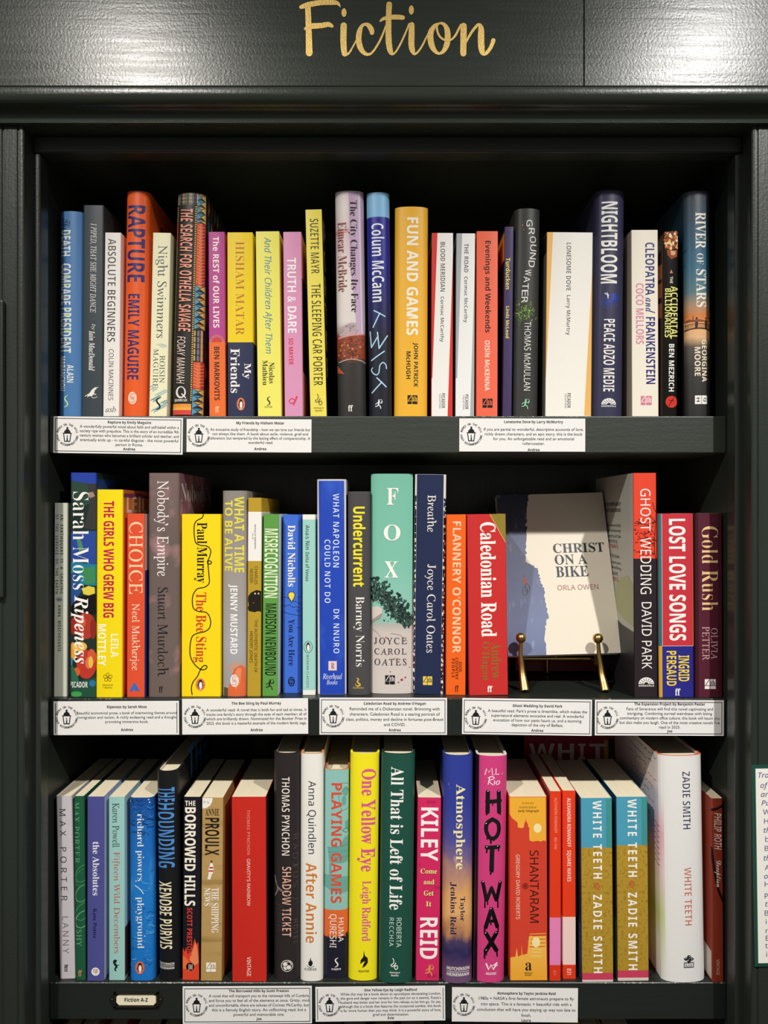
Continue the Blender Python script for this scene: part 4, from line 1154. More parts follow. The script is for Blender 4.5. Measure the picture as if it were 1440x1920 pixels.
b.build()

b = Book(2, 7, 'h', (352, 570), (338, 543), 108, 1592, '#efe9e2', 'tall navy hardback with black and white dashes down both spine edges', bulge=.004)
def bars(xa0, xa1, xb0, xb1, sd):
    rg = random.Random(sd); y = 112
    while y < 1588:
        hh = 8 + rg.random() * 50; gp = 4 + rg.random() * 22
        f = (y - 108) / 1484.0; g = (min(1590, y + hh) - 108) / 1484.0
        if y > 240 or sd == 0:
            b.poly('p', [(xa0 + (xb0 - xa0) * f, y), (xa1 + (xb1 - xa1) * f, y), (xa1 + (xb1 - xa1) * g, min(1590, y + hh)), (xa0 + (xb0 - xa0) * g, min(1590, y + hh))], ['#1a1c26', '#232d4d', '#1a1c26', '#5a1f22'][int(rg.random() * (3 if y < 850 else 4))])
        y += hh + gp
bars(355, 366, 340, 349, 1); bars(353, 359, 338, 343, 2); bars(552, 561, 528, 535, 3); bars(561, 569, 536, 542, 4)
b.poly('p', [(368, 109), (548, 109), (527, 1592), (350, 1592)], '#222c4e')
b.text('t', 'Breathe', 'r', '#eee8de', 437, 498, 248, 498).text('a', 'Joyce Carol Oates', 'r', '#eee8de', 416, 492, 715, 1312)
em_fourth(b, 407, 1472, 469, 1530, '#f2d24a', '#222c4e')
b.build()

b = Book(2, 7, 'p', (568, 697), (560, 697), 378, 1595, '#f3661c', 'orange paperback with peach capitals beside the tall navy hardback')
b.text('a', 'FLANNERY O’CONNOR', 'sb', '#f9cda8', 607, 663, 425, 1312)
b.text('t', 'GOOD', 'sb', '#5a1a10', 649, 669, 1372, 1440).text('t', 'COUNTRY', 'sb', '#5a1a10', 625, 645, 1345, 1492).text('t', 'PEOPLE', 'sb', '#5a1a10', 601, 621, 1352, 1478)
b.text('e', 'ff', 'b', '#6a1c10', 622, 649, 1531, 1576, rot=0)
b.build()

b = Book(2, 7, 'p', (705, 965), (718, 985), 377, 1598, '#cb302e', 'thick red paperback with white serif lettering and a gold corner', bulge=.0012)
b.poly('p', [(860, 378), (964, 378), (967, 568)], '#8f7e2c'); b.stroke('p', [(858, 378), (966, 572)], 3, '#e6cf8a', sm=False, caps=False)
b.text('t', 'Caledonian Road', 'bh', '#faf4ee', 796, 902, 432, 1205).text('a', 'Andrew', 'b', '#8e6a26', 868, 937, 1245, 1490).text('a', 'O’Hagan', 'b', '#8e6a26', 795, 857, 1238, 1500)
b.text('e', 'ff', 'bh', '#faf4ee', 842, 876, 1536, 1578, rot=0)
b.build()

b = Book(2, 8, 'p', (673, 832), (682, 840), 98, 1612, '#e8472e', 'tall paperback, red above near-black, with bare branches and thin white capitals', bands=[(676, '#2a2125')], left='#b9bdb2', bulge=.0015, depth=.148)
BR = '#4a1512'
for pts in ([(826, 700), (818, 600), (822, 480), (829, 380), (831, 300)], [(820, 600), (790, 560), (760, 540), (700, 545)], [(822, 520), (795, 480), (770, 450), (720, 440), (684, 436)], [(826, 430), (800, 400), (780, 380)], [(790, 560), (775, 600), (740, 625), (695, 632)], [(795, 480), (780, 500), (745, 505)], [(820, 640), (790, 640), (760, 660)], [(760, 540), (745, 515), (720, 500)], [(826, 360), (812, 330), (806, 300)], [(720, 440), (705, 425), (690, 428)], [(829, 560), (806, 530)]):
    b.stroke('p', pts, 4.5, BR)
rg = random.Random(4)
for k in range(60):
    x, y = 684 + rg.random() * 140, 410 + rg.random() * 250
    b.poly('p', ell(x, y, 3 + rg.random() * 5, 2 + rg.random() * 3, 6), BR)
b.text('t', 'GHOST', 's', '#f8efe8', 722, 791, 205, 490).text('t', 'WEDDING', 's', '#f8efe8', 722, 796, 535, 915).text('a', 'DAVID PARK', 's', '#f4efe9', 732, 798, 970, 1420)
em_world(b, 762, 1522, 104, '#f2eee8', '#2a2125')
gh = b.h
b.sidepoly('L', 'p', [(.0005, .0), (.148, .0), (.148, .082), (.08, .078), (.04, .072), (.0005, .07)], '#26242a')
b.sidepoly('L', 'p', [(.001, .075), (.04, .08), (.07, .09), (.06, .12), (.02, .13), (.001, .12)], '#aab082')
for k, (wd, y, c) in enumerate((('WINNER OF THE KERRY GROUP', .206, '#33332f'), ('NOVEL OF THE YEAR AWARD', .199, '#33332f'), ('‘David Park is masterfully', .181, '#3f3f3a'), ('a compelling exclusively', .175, '#3f3f3a'), ('from the maestro of the', .169, '#3f3f3a'), ('moments’', .163, '#3f3f3a'), ('an IRISH TIMES', .157, '#b0463c'), ('‘A master of fiction...', .146, '#3f3f3a'), ('the secrets to know your', .138, '#3f3f3a'), ('mind. Ghost Wedding', .132, '#3f3f3a'), ('dares to exalt’', .126, '#3f3f3a'), ('IRISH TIMES', .119, '#b0463c'))):
    b.side('L', 'x', wd, 'sn', c, .045 - (.0 if len(wd) > 18 else -.01), .138, y, y + .0044)
b.build()

b = Book(2, 8, 'p', (838, 1082), (850, 1086), 372, 1612, '#ca3440', 'thick red paperback with heavy white capitals over a deep blue foot', bands=[(1266, '#2b2a86')], bulge=.002)
b.poly('p', [(838, 374), (864, 374), (870, 1266), (846, 1266)], '#2d6f74'); b.poly('p', [(846, 1266), (870, 1266), (872, 1611), (850, 1611)], '#cfa02e')
b.stroke('p', [(1077, 374), (1081, 1266)], 5, '#f0c45a', sm=False, caps=False); b.stroke('p', [(866, 374), (872, 1266)], 3, '#e6c9c0', sm=False, caps=False); b.stroke('p', [(870, 1266), (1082, 1266)], 3, '#e6c9c0', sm=False, caps=False)
b.text('t', 'LOST LOVE SONGS', 'sx', '#faf3ee', 916, 1029, 408, 1230).text('a', 'INGRID', 'sb', '#f4d63c', 979, 1053, 1330, 1505).text('a', 'PERSAUD', 'sb', '#f4d63c', 899, 966, 1300, 1535)
b.text('e', 'ff', 'b', '#f8f3ee', 957, 993, 1553, 1600, rot=0)
b.build()

b = Book(2, 8, 'p', (1090, 1278), (1099, 1276), 370, 1612, '#561f30', 'burgundy paperback with gold lettering at the right end of the middle shelf', bulge=.0012)
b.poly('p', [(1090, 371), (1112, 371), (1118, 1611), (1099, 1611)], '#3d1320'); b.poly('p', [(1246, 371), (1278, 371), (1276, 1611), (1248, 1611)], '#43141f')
b.text('t', 'Gold Rush', 'bl', '#ebc98c', 1137, 1247, 458, 1028).text('a', 'OLIVIA', 'r', '#cfa6a6', 1198, 1244, 1145, 1356).text('a', 'PETTER', 'r', '#cfa6a6', 1141, 1189, 1135, 1362)
em_fourth(b, 1157, 1490, 1231, 1556, '#f4efea', '#561f30')
b.build()
# ------------------------------------------------------------------ bottom shelf, left to right
b = Book(3, 9, 'p', (82, 192), (112, 212), 430, 1625, '#cac5ca', 'pale lilac grey paperback at the left end of the bottom shelf', bulge=.002)
b.text('a', 'MAX PORTER', 's', '#37353a', 116, 156, 515, 1115).text('t', 'LANNY', 's', '#77737b', 131, 170, 1218, 1460)
b.text('e', 'ff', 'bh', '#26242a', 142, 167, 1532, 1578, rot=0)
b.build()

b = Book(3, 9, 'p', (200, 276), (220, 277), 430, 1632, '#1e5b3e', 'slim dark green paperback with pale swirling lines on its spine', bulge=.0015)
for k, (y0, c) in enumerate(((880, '#3f8a5c'), (905, '#2f774c'), (1010, '#5a9a6c'), (1130, '#3f8a5c'), (1180, '#6aa87c'))):
    b.stroke('p', [(272, y0), (240, y0 + 18), (216, y0 + 60), (222, y0 + 100), (250, y0 + 112), (276, y0 + 100)], 6, c)
b.text('a', 'MAX PORTER', 'r', '#5ea878', 205, 241, 470, 870).text('t', 'SHY', 'r', '#68ac7e', 221, 256, 1305, 1412)
b.text('e', 'ff', 'bh', '#c9895c', 233, 257, 1568, 1608, rot=0)
b.build()

b = Book(3, 9, 'p', (290, 404), (290, 401), 433, 1637, '#4e5194', 'violet blue paperback with a white disc at its foot on the bottom shelf', right='#b3b9da', bulge=.001)
b.text('t', 'the Absolutes', 'b', '#eceaf2', 327, 371, 728, 1080).text('a', 'Kate Potter', 'b', '#15173a', 330, 354, 1165, 1362)
b.poly('e', ell(346, 1578, 27, 27), '#f0eee8').text('e', 'cp', 'sb', '#a8563a', 332, 360, 1562, 1594, rot=0)
b.build()

b = Book(3, 9, 'p', (430, 538), (435, 536), 435, 1633, '#9dcdc7', 'pale aqua paperback with dark and coral serif lettering on the bottom shelf', right='#b4d2cd')
b.text('a', 'Karen Powell', 'r', '#2a3838', 456, 503, 475, 765).text('t', 'Fifteen Wild Decembers', 'r', '#c4584a', 455, 506, 795, 1458)
b.poly('e', [(463, 1505), (474, 1497), (486, 1503), (484, 1515), (476, 1520), (488, 1535), (490, 1552), (478, 1560), (484, 1574), (472, 1574), (468, 1558), (476, 1546), (466, 1532), (460, 1518)], '#1a2020')
b.stroke('e', [(488, 1540), (498, 1534)], 5, '#1a2020')
b.sidepoly('R', 'p', [(.001, .002), (.128, .002), (.128, .05), (.001, .056)], '#4a221a')
b.build()

b = Book(3, 9, 'p', (558, 728), (568, 726), 440, 1636, RAMP('sea', .198, [(0, '#1a74c6'), (.5, '#1f7acb'), (.8, '#1c66b8'), (1, '#1a4a92')], 30, .08, '#3f97de', 60, (.56, .7), stretch=(1, 1, .35)), 'sea blue paperback with white lowercase serif lettering and an orange bird oval', bulge=.006, rough=.3)
rg = random.Random(8)
for k in range(90):
    x, y = 566 + rg.random() * 140, (445 + rg.random() * 230) if k < 45 else (900 + rg.random() * 650)
    L = 14 + rg.random() * 34
    b.stroke('p', [(x, y), (x + L * .5, y + rg.gauss(3, 6)), (x + L, y + rg.gauss(6, 7))], 3 + rg.random() * 4, ['#123a78', '#17509c', '#2a86d4', '#0f3266'][k % 4] if k < 45 else ['#3b95e0', '#1560ae', '#5aa8e8'][k % 3])
for x, y in ((566, 452), (572, 466), (700, 470), (694, 452), (640, 700), (630, 690), (612, 985), (668, 1345), (660, 830)): b.poly('p', ell(x, y, 5, 4, 8), '#dcecf6')
b.text('a', 'richard powers', 'bl', '#f4f4f0', 608, 662, 545, 985).text('t', 'playground', 'bl', '#f4f4f0', 608, 664, 1090, 1425)
b.stroke('t', [(606, 1014), (640, 1040), (660, 1068)], 5, '#f4f4f0')
em_penguin(b, 637, 1552, 60, 84, '#e0673f')
b.build()

b = Book(3, 9, 'h', (735, 882), (752, 900), 268, 1642, '#17171a', 'tall black hardback with blue capitals above cream capitals on the bottom shelf', bulge=.008, depth=.16)
b.edge = '#23252a'
b.text('t', 'THE', 'sn', '#4e90d8', 748, 860, 375, 468).text('t', 'HOUNDING', 'sn', '#4e90d8', 746, 860, 478, 900).text('a', 'XENOBE PURVIS', 'sn', '#f5ebc4', 758, 845, 992, 1432)
b.text('e', 'HUTCHINSON', 'sb', '#e6e2da', 758, 860, 1521, 1536, rot=0).text('e', 'HEINEMANN', 'sb', '#e6e2da', 758, 860, 1549, 1564, rot=0).stroke('e', [(758, 1542), (860, 1542)], 3, '#e6e2da', sm=False, caps=False)
b.side('R', 'x', 'THE', 'sn', '#2f5f98', .045, .135, .195, .236)
b.build()

b = Book(3, 9, 'p', (917, 1037), (915, 1023), 435, 1633, '#171620', 'black paperback with thick cream capitals and red flames at its foot', bulge=.0012)
b.poly('p', [(916, 1420), (930, 1450), (938, 1420), (950, 1470), (975, 1440), (995, 1360), (1005, 1400), (1018, 1385), (1022, 1480), (1023, 1632), (915, 1632)], '#e0472a')
b.poly('p', [(960, 1500), (985, 1430), (1000, 1380), (1012, 1430), (1020, 1520), (990, 1540)], '#f08a5a'); b.poly('p', [(915, 1470), (940, 1490), (960, 1520), (950, 1560), (915, 1560)], '#f0703e')
b.text('t', 'THE', 'sb', '#f8f2de', 932, 1000, 460, 493, rot=0).text('t', 'BORROWED HILLS', 'sx', '#f8f2de', 929, 1001, 503, 1148).text('a', 'SCOTT PRESTON', 'sb', '#e04030', 944, 979, 1160, 1470)
b.poly('e', ell(965, 1546, 27, 27), '#1a1210').text('e', 'JM', 'sn', '#e8cdb8', 952, 980, 1530, 1564, rot=0)
b.build()

b = Book(3, 9, 'p', (1043, 1182), (1032, 1173), 440, 1637, RAMP('wood', .198, [(0, '#b8955a'), (.5, '#bd9c62'), (1, '#b8965c')], 30, .05, '#9c7c46', 50, (.52, .66), stretch=(.15, 1, 1.6)), 'wood-brown paperback with dark and white lettering and a white skittle drawing', right='#a07f48', bulge=.001)
b.poly('p', [(1044, 442), (1112, 442), (1110, 465), (1096, 492), (1072, 508), (1044, 512)], '#f4f1ea').text('p', 'P.S.', 's', '#5a4a6a', 1054, 1094, 462, 480, rot=0)
b.text('a', 'ANNIE', 'b', '#1f1a12', 1065, 1156, 512, 558, rot=0).text('a', 'PROULX', 'sb', '#1f1a12', 1062, 1156, 572, 818)
b.poly('p', [(1098, 868), (1112, 868), (1120, 900), (1116, 930), (1104, 948), (1098, 975), (1078, 975), (1086, 940), (1086, 905)], '#f4f0ea').poly('p', [(1092, 893), (1117, 893), (1118, 904), (1090, 904)], '#c8402e').poly('p', [(1086, 915), (1118, 915), (1116, 925), (1086, 925)], '#c8402e').poly('p', ell(1105, 858, 8, 8, 10), '#6a4a2a')
b.text('t', 'THE SHIPPING', 'b', '#f6f2ea', 1104, 1152, 1030, 1325).text('t', 'NEWS', 'b', '#f6f2ea', 1057, 1098, 1030, 1148)
em_fourth(b, 1070, 1519, 1133, 1579, '#f6f2ea', '#a8854a')
b.build()

b = Book(3, 10, 'p', (48, 275), (52, 280), 435, 1643, '#cb2b20', 'broad plain red paperback with two lines of tiny pink capitals', right='#2b2023', bulge=.0012)
b.text('a', 'THOMAS PYNCHON', 's', '#f09c8e', 150, 170, 520, 812).text('t', 'GRAVITY’S RAINBOW', 's', '#f7d8ce', 150, 172, 840, 1148).text('e', 'VINTAGE', 's', '#f9ece6', 150, 176, 1482, 1608)
b.build()

b = Book(3, 10, 'h', (323, 492), (320, 494), 150, 1637, '#2c2727', 'tall charcoal hardback with pale deco lettering and a white circle emblem', bulge=.007)
b.edge = '#1f1c1c'
b.text('a', 'THOMAS PYNCHON', 'sm', '#f3e8de', 378, 429, 305, 818).text('t', 'SHADOW TICKET', 'sm', '#ebb69e', 380, 439, 893, 1350)
for pts, w, c in (([(330, 960), (345, 1020), (380, 1050)], 7, '#8a8582'), ([(340, 990), (352, 1040), (400, 1060), (440, 1050)], 5, '#6a6563'), ([(330, 1090), (345, 1060), (352, 1030)], 5, '#9a9592'), ([(400, 1070), (450, 1100), (480, 1110)], 4, '#4a4645')):
    b.stroke('p', pts, w, c)
for k, ch in enumerate('RADIUS'): b.text('p', ch, 's', '#474140', 452, 482, 680 + k * 62, 720 + k * 62)
for k in range(14): b.stroke('p', [(332 + (k * 31) % 60, 1140 + k * 14), (372 + (k * 17) % 60, 1146 + k * 14)], 3, '#453f3e', sm=False)
b.text('p', 'HOTEL', 's', '#575150', 455, 480, 1240, 1400)
b.poly('e', ell(412, 1540, 39, 39), '#e9e4de').poly('e', ell(412, 1540, 35, 35), '#2c2727')
b.poly('e', ell(400, 1530, 16, 12, 12), '#e9e4de').poly('e', ell(424, 1550, 15, 14, 12), '#e9e4de').poly('e', [(385, 1545), (405, 1545), (412, 1568), (396, 1566)], '#e9e4de').stroke('e', [(395, 1518), (430, 1515), (440, 1535)], 5, '#e9e4de')
b.build()

b = Book(3, 10, 'h', (496, 652), (500, 642), 153, 1641, '#eeece4', 'tall ivory hardback with black and orange lettering on the bottom shelf', bulge=.005)
b.edge = '#d98a4a'
b.text('a', 'Anna Quindlen', 's', '#1e1f22', 540, 604, 330, 808).text('t', 'After Annie', 'sn', '#d27c30', 535, 609, 868, 1390)
em_flame(b, 565, 1515, 34, 58, '#1b1b1c'); b.stroke('e', [(548, 1538), (565, 1550), (584, 1538)], 4, '#eeece4'); b.stroke('e', [(542, 1540), (565, 1554), (590, 1540)], 3, '#1b1b1c')
b.text('e', 'SCRIBNER', 'b', '#4a4846', 525, 606, 1556, 1572, rot=0)
b.build()

b = Book(3, 10, 'h', (653, 820), (650, 808), 258, 1621, '#8fc2bb', 'aqua, orange and navy banded hardback with red capitals on the bottom shelf', bands=[(1175, '#df6b32'), (1348, '#1d1c2c')], bulge=.005, depth=.14)
b.edge = '#c9774a'
T2 = '#6aa79f'; T3 = '#4f9088'
b.poly('p', ell(795, 400, 20, 30, 16), T2).poly('p', ell(785, 460, 14, 34, 14), T2)
for pts in ([(745, 350), (780, 345), (816, 352)], [(745, 352), (752, 440), (770, 520), (816, 510)], [(770, 400), (800, 380), (816, 400)]): b.stroke('p', pts, 3, T3)
b.poly('p', [(790, 600), (818, 585), (818, 660), (795, 650)], T2).stroke('p', [(775, 655), (800, 640), (816, 655), (800, 670), (775, 655)], 5, T3)
b.poly('p', [(678, 770), (760, 755), (790, 700), (812, 690), (811, 860), (770, 870), (690, 865)], T2).stroke('p', [(678, 770), (812, 752)], 4, T3).stroke('p', [(680, 800), (812, 790)], 3, T3).stroke('p', [(684, 838), (812, 830)], 3, T3)
b.poly('p', [(688, 870), (700, 870), (702, 1040), (690, 1040)], T2).poly('p', [(652, 945), (810, 960), (808, 1060), (740, 1065), (652, 1025)], T2)
b.text('t', 'PLAYING GAMES', 'sb', '#dc4f38', 700, 771, 345, 1130)
b.poly('p', [(652, 1340), (690, 1356), (740, 1355), (790, 1330), (808, 1318), (808, 1352), (652, 1352)], '#df6b32').poly('p', [(770, 1349), (808, 1325), (808, 1360), (760, 1360)], '#1d1c2c')
b.text('a', 'HUMA', 's', '#f5efe8', 748, 783, 1228, 1385).text('a', 'QURESHI', 's', '#f5efe8', 692, 736, 1203, 1422)
em_swash(b, 735, 1518, 64, '#f3efe8', w=7); b.text('e', 'sceptre', 'sb', '#f3efe8', 703, 765, 1555, 1572, rot=0)
b.build()

b = Book(3, 10, 'h', (820, 1022), (815, 1000), 153, 1638, '#f6e81f', 'tall vivid yellow hardback with big pink serif lettering on the bottom shelf', bulge=.007)
b.text('t', 'One Yellow Eye', 'bh', '#dc5c90', 872, 992, 252, 925).text('a', 'Leigh Radford', 'b', '#dc5c90', 888, 961, 985, 1380)
b.poly('e', [(915, 1440), (922, 1475), (940, 1490), (942, 1520), (928, 1540), (905, 1556), (912, 1530), (924, 1510), (910, 1515), (892, 1530), (894, 1505), (912, 1480)], '#1a1a12')
b.text('e', 'NIGHTFIRE', 'sb', '#1a1a12', 880, 950, 1570, 1584, rot=0)
b.build()

b = Book(3, 10, 'h', (1027, 1255), (1012, 1230), 155, 1655, '#1e5043', 'wide dark bottle green hardback with large white serif lettering', bulge=.007)
b.edge = '#173a31'
b.text('t', 'All That is Left of Life', 'b', '#f8f6f1', 1087, 1172, 240, 1175).text('a', 'ROBERTA', 's', '#d3e4d8', 1128, 1161, 1228, 1420).text('a', 'RECCHIA', 's', '#d3e4d8', 1082, 1110, 1228, 1415)
em_loop(b, 1115, 1532, 76, '#f2f0ea')
b.text('e', 'dialogue', 'sb', '#f2f0ea', 1083, 1152, 1580, 1594, rot=0).text('e', 'books', 'sb', '#f2f0ea', 1094, 1142, 1597, 1610, rot=0)
b.build()

b = Book(3, 11, 'p', (150, 306), (136, 293), 440, 1636, '#d62a62', 'raspberry pink paperback with white block capitals between green and sunset blue hardbacks', bulge=.0015)
b.text('a', 'KILEY', 'sb', '#fbf5f2', 172, 284, 505, 855).text('a', 'REID', 'sb', '#fbf5f2', 166, 280, 1225, 1496)
for w_, x0, x1, y0, y1 in (('Come', 170, 278, 905, 938), ('and', 190, 260, 976, 1008), ('Get', 191, 256, 1048, 1082), ('It', 205, 241, 1120, 1152)):
    b.text('t', w_, 'bh', '#5a0f2a', x0 + 3, x1 + 3, y0 + 3, y1 + 3, rot=0).text('t', w_, 'bh', '#f5e28c', x0, x1, y0, y1, rot=0)
for x, y in ((210, 458), (262, 1018), (158, 870), (215, 1595)): b.poly('p', rect(x, y, x + (60 if x > 200 else 10), y + 20), '#bb2454')
em_runner(b, 228, 1570, 76, '#d9a24a')
b.build()

b = Book(3, 11, 'h', (318, 517), (312, 510), 165, 1655, RAMP('sunset_sky', .25, [(0, '#6f4f72'), (.06, '#5a3f66'), (.13, '#2f2a58'), (.18, '#4a3c60'), (.22, '#c0885a'), (.28, '#e8b070'), (.38, '#e2a868'), (.46, '#b98a78'), (.53, '#7a6490'), (.62, '#50509a'), (.75, '#343f98'), (1, '#2d3f98')], 24, .12, '#f0bf7c', 30, (.60, .74), stretch=(1.4, 1, .9)), 'tall hardback with a printed blue sky over orange sunset clouds', bulge=.008, left='#1c2350')
b.edge = '#27357e'
b.text('t', 'Atmosphere', 'b', '#f6eaac', 385, 463, 352, 910).text('a', 'Taylor', 'b', '#171a50', 421, 461, 1090, 1250).text('a', 'Jenkins Reid', 'b', '#171a50', 361, 404, 995, 1338)
b.text('e', 'HUTCHINSON', 'sb', '#f2ede6', 343, 491, 1549, 1571, rot=0).text('e', 'HEINEMANN', 'sb', '#f2ede6', 343, 488, 1588, 1609, rot=0).stroke('e', [(343, 1580), (490, 1580)], 3, '#f2ede6', sm=False, caps=False)
b.build()

b = Book(3, 11, 'h', (538, 745), (522, 720), 168, 1651, '#d2407e', 'tall hot pink hardback with dripping black capitals down its spine', bulge=.008, left='#15131a')
b.edge = '#e8dcd8'
b.poly('p', [(538, 170), (556, 170), (541, 1650), (522, 1650)], '#17151c')
HW = '#f6f2f2'
for pts in ([(592, 292), (602, 252), (616, 276), (636, 246), (640, 292)], [(664, 252), (662, 288), (682, 288)]): b.stroke('a', pts, 5, HW, sm=False)
b.poly('a', ell(652, 290, 3, 3, 8), HW); b.poly('a', ell(706, 286, 3, 3, 8), HW); b.poly('a', ell(652, 312, 3, 3, 8), HW)
b.stroke('a', [(622, 306), (612, 355)], 5, HW, sm=False).stroke('a', [(612, 312), (640, 302), (648, 316), (618, 332), (644, 358)], 5, HW).stroke('a', [(654, 330), (652, 354)], 5, HW, sm=False).stroke('a', [(676, 332), (664, 340), (668, 354), (684, 350), (688, 336), (676, 332)], 5, HW)
glossy = M('#0c0b0d', 0.12, 0.6)
def drip(pts, w):
    b.stroke('t', pts, w, glossy)
for pts, w in (([(610, 405), (608, 535)], 28), ([(682, 405), (684, 535)], 28), ([(605, 468), (690, 462)], 26), ([(600, 535), (602, 552)], 12), ([(692, 535), (692, 552)], 10), ([(640, 470), (642, 490)], 8),
               ([(640, 582), (605, 610), (600, 660), (625, 705), (662, 700), (682, 660), (676, 608), (640, 582)], 26), ([(628, 700), (630, 738)], 12), ([(652, 705), (650, 722)], 9), ([(606, 690), (605, 715)], 8),
               ([(602, 768), (680, 764)], 26), ([(638, 775), (634, 915)], 30), ([(604, 775), (602, 800)], 11), ([(682, 770), (680, 790)], 9), ([(630, 915), (628, 940)], 12), ([(642, 915), (642, 928)], 8),
               ([(578, 1000), (600, 1110)], 24), ([(604, 1110), (634, 1030)], 22), ([(634, 1030), (664, 1110)], 22), ([(668, 1110), (692, 1000)], 24), ([(592, 1110), (590, 1160)], 9), ([(608, 1120), (608, 1140)], 8), ([(676, 1120), (676, 1160)], 9),
               ([(632, 1170), (596, 1290)], 26), ([(634, 1170), (672, 1285)], 26), ([(608, 1250), (662, 1246)], 20), ([(590, 1290), (588, 1325)], 10), ([(678, 1290), (678, 1318)], 9), ([(630, 1258), (630, 1272)], 8),
               ([(598, 1330), (666, 1440)], 28), ([(666, 1328), (596, 1445)], 28), ([(590, 1450), (588, 1492)], 11), ([(670, 1450), (672, 1480)], 9), ([(600, 1455), (600, 1470)], 8)):
    drip(pts, w)
for x, y in ((612, 400), (684, 400), (600, 612), (605, 765), (676, 760), (580, 996), (692, 998), (630, 1168), (596, 1328), (664, 1326), (600, 1440)):
    b.stroke('t', [(x - 4, y), (x + 2, y - 3)], 4, '#e6dfe2')
b.stroke('e', [(600, 1530), (614, 1565), (630, 1535), (645, 1565), (668, 1525)], 11, HW, sm=False).stroke('e', [(640, 1540), (672, 1522)], 5, HW, sm=False).stroke('e', [(650, 1552), (676, 1538)], 4, HW, sm=False)
b.text('e', 'WILDFIRE', 'sb', HW, 597, 665, 1585, 1600, rot=0)
b.build()

b = Book(3, 11, 'p', (748, 1000), (757, 1001), 435, 1636, '#d6432e', 'red and golden yellow paperback with a domed skyline on its spine', bulge=.0015)
YL = RAMP('golden', .198, [(0, '#f0a832'), (.2, '#f3bc52'), (.5, '#f4b040'), (1, '#f2b134')], 20, .06, '#f9d98c', 22, (.6, .75))
b.poly('p', [(749, 437), (988, 437), (990, 725), (975, 720), (955, 728), (935, 722), (905, 728), (882, 720), (880, 640), (845, 640), (805, 635), (805, 605), (790, 590), (770, 575), (750, 545)], YL)
b.poly('p', [(845, 640), (847, 612), (858, 590), (872, 612), (875, 640)], '#d6432e').stroke('p', [(859, 596), (859, 580)], 4, '#d6432e').poly('p', rect(838, 634, 882, 644), '#d6432e')
b.poly('p', [(880, 1345), (990, 1340), (998, 1634), (757, 1634), (757, 1485), (790, 1480), (800, 1420), (806, 1480), (830, 1470), (830, 1400), (836, 1470), (868, 1460)], YL)
for k in range(9): b.stroke('p', [(868 + (k * 17) % 40, 1320 + k * 12), (960 + (k * 29) % 30, 1318 + k * 12)], 5, YL if k % 2 else '#d6432e', sm=False)
b.poly('p', ell(925, 1385, 26, 34), '#fae7a8'); b.poly('p', ell(935, 640, 26, 30), '#fae7b0')
for k, y in enumerate((1430, 1450, 1475)): b.stroke('p', [(895, y), (960, y + 2)], 4, '#f9dd92', sm=False)
b.text('q', '‘A literary', 's', '#5a4312', 832, 910, 468, 486, rot=0).text('q', 'masterpiece’', 's', '#5a4312', 815, 930, 494, 514, rot=0).text('q', 'Daily Telegraph', 'sbi', '#2e220c', 807, 942, 519, 538, rot=0)
b.text('t', 'SHANTARAM', 's', '#3f1712', 884, 943, 785, 1258).text('a', 'GREGORY DAVID ROBERTS', 's', '#f6d6c4', 794, 819, 812, 1235)
b.poly('p', ell(855, 1018, 20, 20), '#7c1f1a').poly('p', ell(855, 1018, 16, 16), '#d6432e')
for an in range(0, 180, 45): b.stroke('p', [(855 - 15 * math.cos(math.radians(an)), 1018 - 15 * math.sin(math.radians(an))), (855 + 15 * math.cos(math.radians(an)), 1018 + 15 * math.sin(math.radians(an)))], 5, '#7c1f1a', sm=False)
b.text('e', 'a', 'b', '#2a1c0c', 855, 896, 1518, 1572, rot=0).text('e', 'abacus', 'sb', '#2a1c0c', 849, 900, 1580, 1592, rot=0).text('e', 'books', 'sb', '#2a1c0c', 853, 895, 1594, 1605, rot=0)
b.build()

b = Book(3, 11, 'p', (1013, 1093), (1015, 1087), 398, 1637, '#e63c1a', 'thin orange-red paperback with a bright pink block near its foot', bands=[(1224, '#ea86bb'), (1535, '#dc381a')], left='#8a2c2c', bulge=.0012)
b.text('a', 'ALEXANDRA ROMANOFF', 's', '#f5a893', 1045, 1064, 440, 672).text('t', 'BIG FAN', 's', '#f5a893', 1045, 1062, 700, 775).text('e', '831', 's', '#f0907a', 1038, 1056, 1570, 1600)
b.build()

b = Book(3, 11, 'p', (1096, 1186), (1100, 1187), 394, 1626, '#e83e1c', 'thin orange-red paperback with a pale shell pink block near its foot', bands=[(1220, '#f2d3c8'), (1533, '#e03c1c')], bulge=.0012)
b.text('a', 'ALEXANDRA ROMANOFF', 'sm', '#fbf0ea', 1129, 1153, 442, 762).text('t', 'SQUARE WAVES', 'sm', '#fbf0ea', 1129, 1154, 785, 988).text('e', '831', 's', '#fbf0ea', 1128, 1155, 1558, 1598)
b.build()

